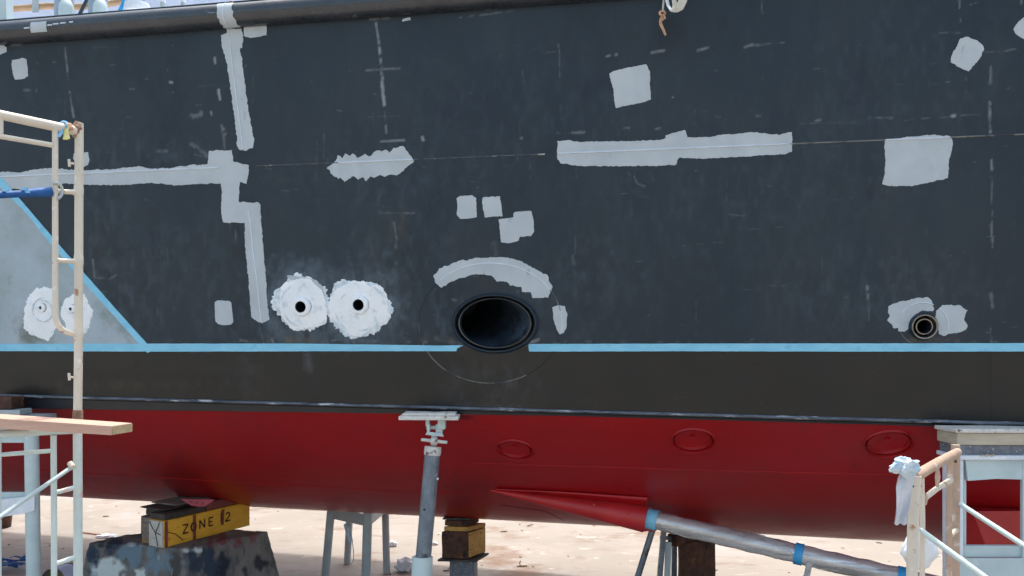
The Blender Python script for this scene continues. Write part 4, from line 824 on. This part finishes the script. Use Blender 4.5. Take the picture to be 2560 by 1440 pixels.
rbox('cross_beam', 2409.5, 1365, 2555.5, 1394, rd+.0, rd+.05, 'stand'); rbox('skirt_plate', 2399.5, 1396, 2600, 1500, rd-.04, rd-.026, 'stand', .002)
bm = bmesh.new()
for i in range(14): bmesh.ops.create_icosphere(bm, subdivisions=1, radius=random.uniform(.006, .011), matrix=Matrix.Translation(P(2452+i*2.6+random.uniform(-2, 2), 1140+random.uniform(-2, 1), rd-.045)))
obj('paint_crust', bm, 'wbeige', rj)
o = rbox('steel_channel', 2400, 1113, 2720, 1139.5, rd, rd+.3, 'speck', .006, None)
o.parent = None; o.location = (0, 0, 0); tag(o, 'speckled dark grey channel on the right-hand stand', 'channel', 'packing on the right-hand stand')
o = timber('timber', [(P(2393, 0, rd).x, rd), (P(2720, 0, rd).x, rd-.04), (P(2720, 0, rd).x, rd+.26), (P(2393, 0, rd).x, rd+.3)], zz(1112.5, rd), zz(1083, rd), 'wbeige', 'beige timber between the grey channel and the hull chine at right', .003, 'packing on the right-hand stand')
o = timber('packing_sheet', [(P(2386, 0, rd).x, rd-.02), (P(2720, 0, rd).x, rd-.06), (P(2720, 0, rd).x, rd+.26), (P(2386, 0, rd).x, rd+.3)], zz(1082, rd), zz(1072, rd), 'flake', 'flaky pale sheet squeezed between beige timber and chine', .004, 'packing on the right-hand stand', 'packing')

# ------------------------------------------------------------ left jack stand behind the scaffold
ldp = 7.75
lj = thing('jack_stand', (P(40, 1440, ldp).x, ldp, GZ), 'pale blue-grey stand with thick round legs behind the left scaffold', 'stand')
bm = bmesh.new(); a = P(79, 1086, ldp); b = P(84, 1440, ldp); b = a+(b-a)*((GZ-a.z)/(b.z-a.z)); tube(bm, [b, a], 16.5/F*ldp, 26); obj('leg', bm, 'stand', lj, True)
bm = bmesh.new(); tube(bm, [P(-14, 1900, ldp), P(-14, 1086, ldp)], 16/F*ldp, 20); obj('leg', bm, 'stand', lj, True)
bm = bmesh.new(); bxp(bm, -20, 1090, 66, 1107, ldp-.02, ldp+.02); obj('cross_beam', bm, 'stand', lj)
bm = bmesh.new(); bxp(bm, -20, 1231, 68, 1250, ldp-.02, ldp+.02); obj('cross_beam', bm, 'stand', lj)
bm = bmesh.new(); f_ = [P(x, y, ldp-.07) for x, y in ((-30, 1252), (86, 1240), (86, 1276), (66, 1283), (20, 1290), (-30, 1300))]
fr = [bm.verts.new(p) for p in f_]; bk = [bm.verts.new(p+V((0, .02, 0))) for p in f_]; bm.faces.new(fr); bm.faces.new(bk[::-1])
for i in range(6): bm.faces.new((fr[i], fr[(i+1) % 6], bk[(i+1) % 6], bk[i]))
obj('gusset', bm, 'bag', lj)
bm = bmesh.new(); bxp(bm, -60, 1040, 90, 1086, ldp-.05, ldp+.3); obj('top_cap', bm, 'standg', lj)
G4 = 'packing on the left-hand stand'
timber('wood_packer', [(P(-60, 0, ldp).x, ldp-.05), (P(57, 0, ldp).x, ldp-.05), (P(50, 0, ldp).x, ldp+.2), (P(-60, 0, ldp).x, ldp+.2)], zz(1038, ldp), zz(1024, ldp), 'standg', 'grey packer at the left edge above the pink plank', .004, G4, 'packer')
timber('wood_packer', [(P(-60, 0, ldp).x, ldp-.03), (P(34, 0, ldp).x, ldp-.03), (P(30, 0, ldp).x, ldp+.2), (P(-60, 0, ldp).x, ldp+.2)], zz(1022, ldp), zz(992, ldp), 'wbrown', 'dark rusty packer under the chine at the left edge', .008, G4, 'packer')
bm = bmesh.new(); tube(bm, [ongnd(2, 1318), ongnd(2, 1318)+V((0, 0, .22))], [.16, .18], 20); tag(obj('bucket', bm, 'wbrown', smooth=True), 'rusty brown bucket on the sunlit ground at the left edge', 'bucket')

# ------------------------------------------------------------ left scaffold
pa, pb = (onp := (P(197, 0, 4.2).x, 4.2)), (P(0, 0, 3.9).x, 3.9)
Q = lambda x, y, off=0: onplane(x, y, pa, pb)+V((0, off, 0))
sf = thing('scaffold_frame', (pa[0], pa[1], -.3), 'upper cream scaffold frame with ladder rungs at the left edge', 'scaffold frame', 'scaffold frames')
def T(name, pts, wpx, m, parent, seg=16, **k):
    bm = bmesh.new(); pts = [V(p) for p in pts]; ws = wpx if isinstance(wpx, list) else [wpx]*len(pts)
    tube(bm, pts, [w_/2/F*p.y for w_, p in zip(ws, pts)], seg, **k); return obj(name, bm, m, parent, True)
T('post', [Q(198, 308), Q(197, 600), Q(196, 900), Q(194, 1052)], 20, 'scaf', sf)
T('top_rail', [Q(-400, 185), Q(0, 287), Q(188, 327)], 24, 'scaf', sf)
T('mid_rail', [Q(-400, 245), Q(0, 341), Q(131, 363)], 13, 'scaf', sf)
T('ladder_side', [Q(138, 318), Q(138, 500), Q(138, 700), Q(138.5, 790)]+[Q(138.5+48*(1-math.cos(a)), 790+44*math.sin(a)) for a in np.linspace(.2, math.pi/2, 7)], 14, 'scaf', sf)
for x, y0, y1 in ((140, 479, 480), (140, 652, 653)): T('rung', [Q(140, y0-1), Q(150, y0), Q(178, y1), Q(192, y1+1)], [18, 12, 12, 18], 'scaf', sf)
T('stub', [Q(2, 295), Q(2, 338)], 12, 'scaf', sf)
T('ledger', [Q(-400, 500), Q(0, 486), Q(134, 478)], 14, 'scaf', sf)
for x, y in ((187, 410), (187, 943)):
    bm = bmesh.new(); a, b = Q(x, y, -.01), Q(x-12, y-1, -.01); tube(bm, [a, b], .006, 8); tube(bm, [b+V((0, 0, .02)), b-V((-.003, 0, .018))], .007, 8); obj('lock_pin', bm, 'scaf', sf, True)
for y in (478, 652, 835):
    c = Q(196.5, y); bm = bmesh.new(); tube(bm, [c+V((0, 0, .03)), c+V((0, 0, .012)), c-V((0, 0, .012)), c-V((0, 0, .03))], [10.2/F*4.2, 11.3/F*4.2, 11.3/F*4.2, 10.2/F*4.2], 16, False, .03); obj('weld_collar', bm, 'scaf', sf, True)
for y in (1046,):
    c = Q(194.5, y); bm = bmesh.new(); tube(bm, [c+V((0, 0, .045)), c+V((0, 0, .04)), c-V((0, 0, .02))], [10.3/F*4.2, 12/F*4.2, 12/F*4.2], 16, True, .03); obj('coupling_collar', bm, 'rust', sf, True)
bm = bmesh.new(); tube(bm, [Q(196, 306), Q(192, 320), Q(188, 334), Q(186, 344)], [.016, .024, .021, .008], 10, wob=.25); obj('rusty_joint', bm, 'rust', sf)
T('ledger_wrap', [Q(-60, 489), Q(10, 487), Q(60, 484), Q(85, 482), Q(128, 479)], [18, 17, 18, 22, 24], 'bluec', sf, wob=.04)
bm = bmesh.new()
for x, y in ((22, 479), (70, 476), (74, 483)): c = Q(x, y, -.02); hexa(bm, [c+V((-.014, -.012, -.006)), c+V((.014, -.012, -.004)), c+V((.014, 0, -.004)), c+V((-.014, 0, -.006)), c+V((-.012, -.012, .006)), c+V((.016, -.012, .009)), c+V((.016, 0, .009)), c+V((-.012, 0, .006))])
obj('tape_scrap', bm, 'sky', sf)
bm = bmesh.new(); tube(bm, [Q(148+16*math.cos(a), 480-20*math.sin(a), -.03) for a in np.linspace(2.0, -1.3, 12)], .008, 8); tag(obj('hook', bm, 'standg', smooth=True), 'grey hook curled over the rung beside the blue-wrapped tube', 'hook')
def ring_tie(x, y, m, tail, label, r=14):
    bm = bmesh.new(); c = Q(x, y); ax = (Q(188, 327)-Q(0, 287)).normalized(); u_, v_ = frame(ax); R_ = r/F*c.y
    tube(bm, [c+ax*.006*math.sin(i)+(u_*math.cos(i/16*6.283)+v_*math.sin(i/16*6.283))*R_ for i in range(17)], .007, 7, False)
    ribbon(bm, [Q(px, py, -.03) for px, py in tail], .016, V((1, 0, 0)), .003); return tag(obj('plastic_tie', bm, m), label, 'tie')
ring_tie(160, 319, 'sky', [(163, 325), (160, 337), (155, 346)], 'light blue plastic tie on the scaffold top rail')
bm = bmesh.new(); ribbon(bm, [Q(178, 322, -.04), Q(178, 333, -.045), Q(177, 345, -.045), Q(178, 354, -.05)], .026, V((1, 0, .1)), .004)
ribbon(bm, [Q(180, 330, -.05), Q(184, 342, -.055), Q(187, 353, -.055)], .012, V((1, 0, .1)), .004)
for v in bm.verts: v.co += mn.noise_vector(v.co*60)*.006
tag(obj('plastic_tie', bm, 'yelrag'), 'yellowish plastic scrap knotted at the scaffold corner', 'tie')
bm = bmesh.new(); c = Q(176, 322, -.02); bmesh.ops.create_icosphere(bm, subdivisions=2, radius=.024, matrix=Matrix.Translation(c))
for v in bm.verts: v.co += mn.noise_vector(v.co*50)*.01
o = obj('rope_knot', bm, 'rope'); tag(o, 'tan rope knot where top rail meets post', 'knot')

sf2 = thing('scaffold_frame', (pa[0]-.01, pa[1], GZ), 'lower pale scaffold frame beneath the pink plank at the left edge', 'scaffold frame', 'scaffold frames')
T('post', [Q(194, 1053), Q(195, 1300), Q(196, 1855)], 21, 'scafw', sf2)
T('ladder_side', [Q(134, 1088), Q(135, 1300), Q(136, 1855)], 14, 'scafw', sf2)
T('ladder_side', [Q(-2, 1100), Q(-2, 1900)], 10, 'scafw', sf2)
T('top_rail', [Q(-300, 1104, -.0), Q(0, 1085, -.0), Q(58, 1081, -.0), Q(192, 1074, -.0)], 20, 'scafw', sf2)
T('mid_rail', [Q(-300, 1160), Q(0, 1137), Q(130, 1127)], 11, 'scafw', sf2)
T('rung', [Q(137, 1231), Q(150, 1229), Q(190, 1218)], 12, 'scafw', sf2); T('rung', [Q(137, 1410), Q(150, 1406), Q(190, 1392)], 12, 'scafw', sf2)
bm = bmesh.new(); a, b = Q(188, 1163, -.03), Q(-200, 1425, -.9)
a = P(182, 1166, 4.12); b = P(-120, 1375, 3.4); tube(bm, [b, a-(a-b)*.04, a], [.011, .011, .016], 10); br_ = obj('diagonal_brace', bm, 'stand', sf2, True)
bm = bmesh.new(); c = P(179, 1163, 4.1); tube(bm, [c+V((-.01, 0, .012)), c+V((.012, -.01, -.008))], .014, 9); obj('brace_pin', bm, 'scaf', sf2, True)
# plank resting on the top rail of the lower frame
pk_ = thing('plank', P(160, 1075, 4.0), 'pinkish wooden plank laid across the lower left scaffold frame', 'plank')
n0, n1 = P(-300, 1026, 3.75), P(279, 1065, 3.92); f1 = P(331, 1061, 4.08); dv = (f1-n1); f0 = n0+dv; th = 23.5/F*3.9
dz = V((0, 0, -th)); bm = bmesh.new()
f1 = n1+V((dv.x, dv.y, 0)); f0 = n0+V((dv.x, dv.y, 0))
hexa(bm, [n0+dz*1.15, n1+dz, f1+dz, f0+dz*1.15, n0, n1, f1, f0], .004); obj('board', bm, 'wpink', pk_)
e = (n1-n0).normalized()*.0015; bm = bmesh.new(); q = [n1+dz*.95, f1+dz*.95, f1-V((0, 0, .003)), n1-V((0, 0, .003))]; c = sum(q, V())/4
vs = [bm.verts.new(c+(p-c)*.96+e*1.5) for p in q]; bm.faces.new(vs); obj('cut_end', bm, 'wend', pk_)

# ------------------------------------------------------------ right scaffold
ra_, rb_ = (P(2281, 0, 3.1).x, 3.1), (P(2389, 0, 3.95).x, 3.95)
R = lambda x, y, off=0: onplane(x, y, ra_, rb_)+V((0, off, 0))
def Rp(x, y, k): p = V((ra_[0]+(rb_[0]-ra_[0])*k, ra_[1]+(rb_[1]-ra_[1])*k)); return P(x, y, p.y)
s3 = thing('scaffold_frame', (ra_[0]+.3, 3.5, GZ), 'tan rust-stained scaffold frame standing at the bottom right', 'scaffold frame', 'scaffold frames')
T('post', [Rp(2290, 1190, 0), Rp(2284, 1260, 0), Rp(2280, 1440, 0), Rp(2279, 1900, 0)], [26, 27, 27, 28], 'scaf', s3)
T('post', [Rp(2389, 1112, 1), Rp(2388, 1400, 1), Rp(2388, 2400, 1)], 21, 'scaft', s3)
T('top_rail', [Rp(2285, 1192, 0), Rp(2300, 1184, .12), Rp(2345, 1157, .5), Rp(2393, 1131, .97)], [27, 28, 25, 22], 'scaft', s3)
T('ladder_side', [Rp(2304, 1192, .17), Rp(2306, 1300, .17), Rp(2304, 2000, .17)], 13, 'scaf', s3)
T('ladder_side', [Rp(2375, 1150, .84), Rp(2373, 1250, .84), Rp(2370, 2200, .84)], 14, 'scaft', s3)
T('mid_rail', [Rp(2310, 1247, .2), Rp(2340, 1223, .5), Rp(2374, 1202, .83)], 14, 'scaf', s3)
T('stub', [Rp(2344, 1168, .5), Rp(2344, 1192, .5), Rp(2343, 1218, .5)], [7, 13, 7], 'scaft', s3)
T('rung', [Rp(2376, 1338, .85), Rp(2390, 1326, .98)], 13, 'scaf', s3)
for x, y, k in ((2375, 1203, .84), (2308, 1248, .18)):
    c = Rp(x, y, k); bm = bmesh.new(); tube(bm, [c+V((0, 0, .022)), c+V((0, 0, .008)), c-V((0, 0, .008)), c-V((0, 0, .022))], [.0135, .0165, .0165, .0135], 12, False, .05); obj('weld_collar', bm, 'scaft', s3, True)
bm = bmesh.new(); c = R(2282, 1216, -.03); tube(bm, [P(2282, 1216, 3.06), P(2282, 1216, 3.075)], .005, 8); obj('pin_hole', bm, 'black', s3)
bm = bmesh.new(); tube(bm, [P(2389, 1154, 3.9), P(2389, 1154, 3.93)], .006, 8); obj('pin_hole', bm, 'black', s3)
T('diagonal_brace', [P(2386, 1249, 3.95), P(2394, 1256, 3.95), P(2560, 1364, 3.55), P(2760, 1495, 3.2)], [6, 12, 14, 16], 'stand', s3)
T('diagonal_brace', [P(2300, 1322, 3.22), P(2318, 1338, 3.2), P(2460, 1442, 3.0), P(2640, 1580, 2.8)], [10, 15, 16, 18], 'scafw', s3)
# rags and bag tied to it
def crumple(name, c, dims, m, label, cat, seed=0, amp=.35, sub=4, fr=3):
    bm = bmesh.new(); bmesh.ops.create_icosphere(bm, subdivisions=sub, radius=1)
    for v in bm.verts:
        d = v.co.normalized(); k = mn.noise(d*fr+V((seed, 0, 0)))+.6*mn.noise(d*fr*2.4+V((seed, 3, 0)))+.3*abs(mn.noise(d*fr*6)); v.co = V((d.x*dims[0], d.y*dims[1], d.z*dims[2]))*(1+amp*k)+c
    return tag(obj(name, bm, m, smooth=True, auto=35), label, cat)
crumple('rag', P(2262, 1167, 3.0), (.045, .03, .032), 'ragb', 'crumpled blue and white rag stuffed on the scaffold corner', 'rag', 4, .5, 4, 1.6)
bm = bmesh.new(); rows = []
pth = [(2278, 1168, 30), (2268, 1190, 42), (2262, 1215, 40), (2260, 1245, 34), (2258, 1270, 30), (2254, 1290, 26), (2252, 1311, 30)]
prof = []
for i, (x, y, wpx) in enumerate(pth):
    rows.append([P(x-wpx/2+wpx*k/8, y+3*math.sin(k*1.3+i), 3.02+.012*math.sin(k*.8+i*.9)) for k in range(9)])
rowsb = [[p+V((0, .006, 0)) for p in r] for r in rows]
for RR_ in (rows, rowsb):
    vv = [[bm.verts.new(p) for p in r] for r in RR_]
    for a, b in zip(vv, vv[1:]):
        for i in range(8): bm.faces.new((a[i], a[i+1], b[i+1], b[i]))
bmesh.ops.subdivide_edges(bm, edges=bm.edges[:], cuts=2, use_grid_fill=True, smooth=.6)
tag(obj('rag', bm, 'rag', smooth=True), 'long white rag hanging down the near right scaffold post', 'rag')
bg = thing('plastic_bag', P(2300, 1420, 3.35), 'white plastic bag hanging behind the right scaffold post', 'bag')
bm = bmesh.new(); bmesh.ops.create_icosphere(bm, subdivisions=4, radius=1); cc = P(2299, 1372, 3.35)
for v in bm.verts:
    d = v.co.normalized(); k = mn.noise(d*2.2)+.5*mn.noise(d*6); wz = 1-.45*max(0, d.z); v.co = V((d.x*.072*wz, d.y*.04, d.z*.085))*(1+.18*k)+cc
obj('bag_body', bm, 'bag', bg, True, 60)
bm = bmesh.new(); tube(bm, [P(2296, 1318, 3.3), P(2305, 1330, 3.28), P(2312, 1345, 3.28), P(2314, 1358, 3.3)], .006, 7); obj('handle', bm, 'bag', bg, True)

# ------------------------------------------------------------ litter on the dock
bm = bmesh.new()
for i in range(170):
    q = V((random.uniform(-9, 7), random.uniform(9.6, 17), GZ)); r_ = random.uniform(.006, .022)*(1 if random.random() < .9 else 1.8)
    bmesh.ops.create_icosphere(bm, subdivisions=1, radius=r_, matrix=Matrix.Translation(q+V((0, 0, r_*.3))) @ Matrix.Rotation(random.random()*3, 4, 'Z') @ Matrix.Diagonal((random.uniform(.8, 2.6), 1, .5, 1)))
gr = obj('grit', bm, 'wgrey'); gr['kind'] = 'stuff'; gr['label'] = 'scattered grit and chips on the dock concrete'; gr['category'] = 'grit'
pc = thing('paint_can', ongnd(150, 1455), 'open olive paint can with lilac sleeve lying on its side', 'paint can')
cd = 10.3; cA = P(133, 1420, cd); cB = P(176, 1404, cd+.28); rC = 40/F*cd*.8
cA.z = cB.z = GZ+rC+.01
bm = bmesh.new(); tube(bm, [cA, cB], rC, 32, False); obj('body', bm, 'lab', pc, True)
bm = bmesh.new(); ax = (cB-cA).normalized(); tube(bm, [cA-ax*.01, cA+ax*.015], rC*1.05, 32, False); tube(bm, [cB-ax*.015, cB+ax*.01], rC*1.05, 32); obj('rim', bm, 'can', pc, True)
bm = bmesh.new(); tube(bm, [cA+ax*.02, cA+ax*.025], rC*.98, 32); obj('inside_face', bm, 'can', pc)
bm = bmesh.new(); u_, v_ = frame(ax); tube(bm, [cA.lerp(cB, .5)+(u_*math.cos(a)+v_*math.sin(a))*rC*1.15+V((0, 0, .03)) for a in np.linspace(-.2, 3.3, 14)], .005, 6, False); obj('handle', bm, 'can', pc)
gx = ongnd(22, 1422)
bm = bmesh.new()
for i in range(26):
    c = gx+V((random.uniform(-.28, .28), random.uniform(-.12, .12), .03+random.uniform(0, .1))); a = random.uniform(-.5, .5)
    ribbon(bm, [c+V((-.09, 0, random.uniform(-.03, .03))), c+V((0, random.uniform(-.04, .04), random.uniform(0, .05))), c+V((.09, 0, random.uniform(-.03, .02)))], random.uniform(.02, .07), V((.2, math.cos(a), math.sin(a))).normalized(), .004)
tag(obj('plastic_sheet', bm, 'bluec'), 'crumpled blue plastic sheeting on the ground at bottom left', 'plastic sheet')
bm = bmesh.new(); tube(bm, [ongnd(60, 1408)+V((.04*k, .03*math.sin(k), .02+.06*math.sin(k*.6))) for k in range(8)], .006, 6); tag(obj('wire', bm, 'strap', smooth=True), 'pale cord looped over the blue sheeting', 'cord')
for x, y, dm, s_, lb in ((265, 1340, (.16, .07, .03), 2, 'white crumpled paper beside the left edge of the concrete block'), (982, 1362, (.06, .05, .05), 3, 'small white rag on the sunlit ground right of the rear stand'), (1014, 1424, (.13, .1, .1), 5, 'white crumpled plastic heap left of the prop jack base'), (1086, 1358, (.05, .04, .03), 6, 'tiny white paper scrap just right of the prop jack tube')):
    c = ongnd(x, y+4); crumple('paper_scrap', c+V((0, 0, dm[2]*.8)), dm, 'bag', lb, 'litter', s_, .5, 3, 2.5)
c = ongnd(1305, 1417)
bm = bmesh.new(); tube(bm, [c+V((-.075, 0, .014)), c+V((.075, .02, .014))], .013, 8); tube(bm, [c+V((-.02, 0, .02)), c+V((-.035, .02, .05)), c+V((-.02, .03, .08))], .011, 8)
tag(obj('wood_offcut', bm, 'wbeige'), 'small T-shaped wooden offcut on the sunlit ground', 'offcut')
c = ongnd(1118, 1428); bm = bmesh.new(); tube(bm, [c+V((-.06, 0, .01)), c+V((.05, 0, .01))], .009, 6); tube(bm, [c+V((0, 0, .01)), c+V((.04, .03, .05))], .006, 6)
tag(obj('wire', bm, 'wgrey'), 'short bent wire between prop jack and dark steel post', 'wire')
c0 = ongnd(205, 1333); c1 = ongnd(262, 1340); bm = bmesh.new(); tube(bm, [c0+V((0, 0, .02)), c0.lerp(c1, .5)+V((0, 0, .015)), c1+V((0, 0, .02))], .014, 7)
tag(obj('stick', bm, 'wpink'), 'thin pinkish stick pointing at the crumpled paper', 'stick')
c = ongnd(1325, 1316); bm = bmesh.new(); tube(bm, [c+V((-.05, 0, .01)), c+V((.05, .02, .03))], .01, 6)
tag(obj('stick', bm, 'wgrey'), 'small dark twig on the sunlit ground under the shaft bossing', 'stick')
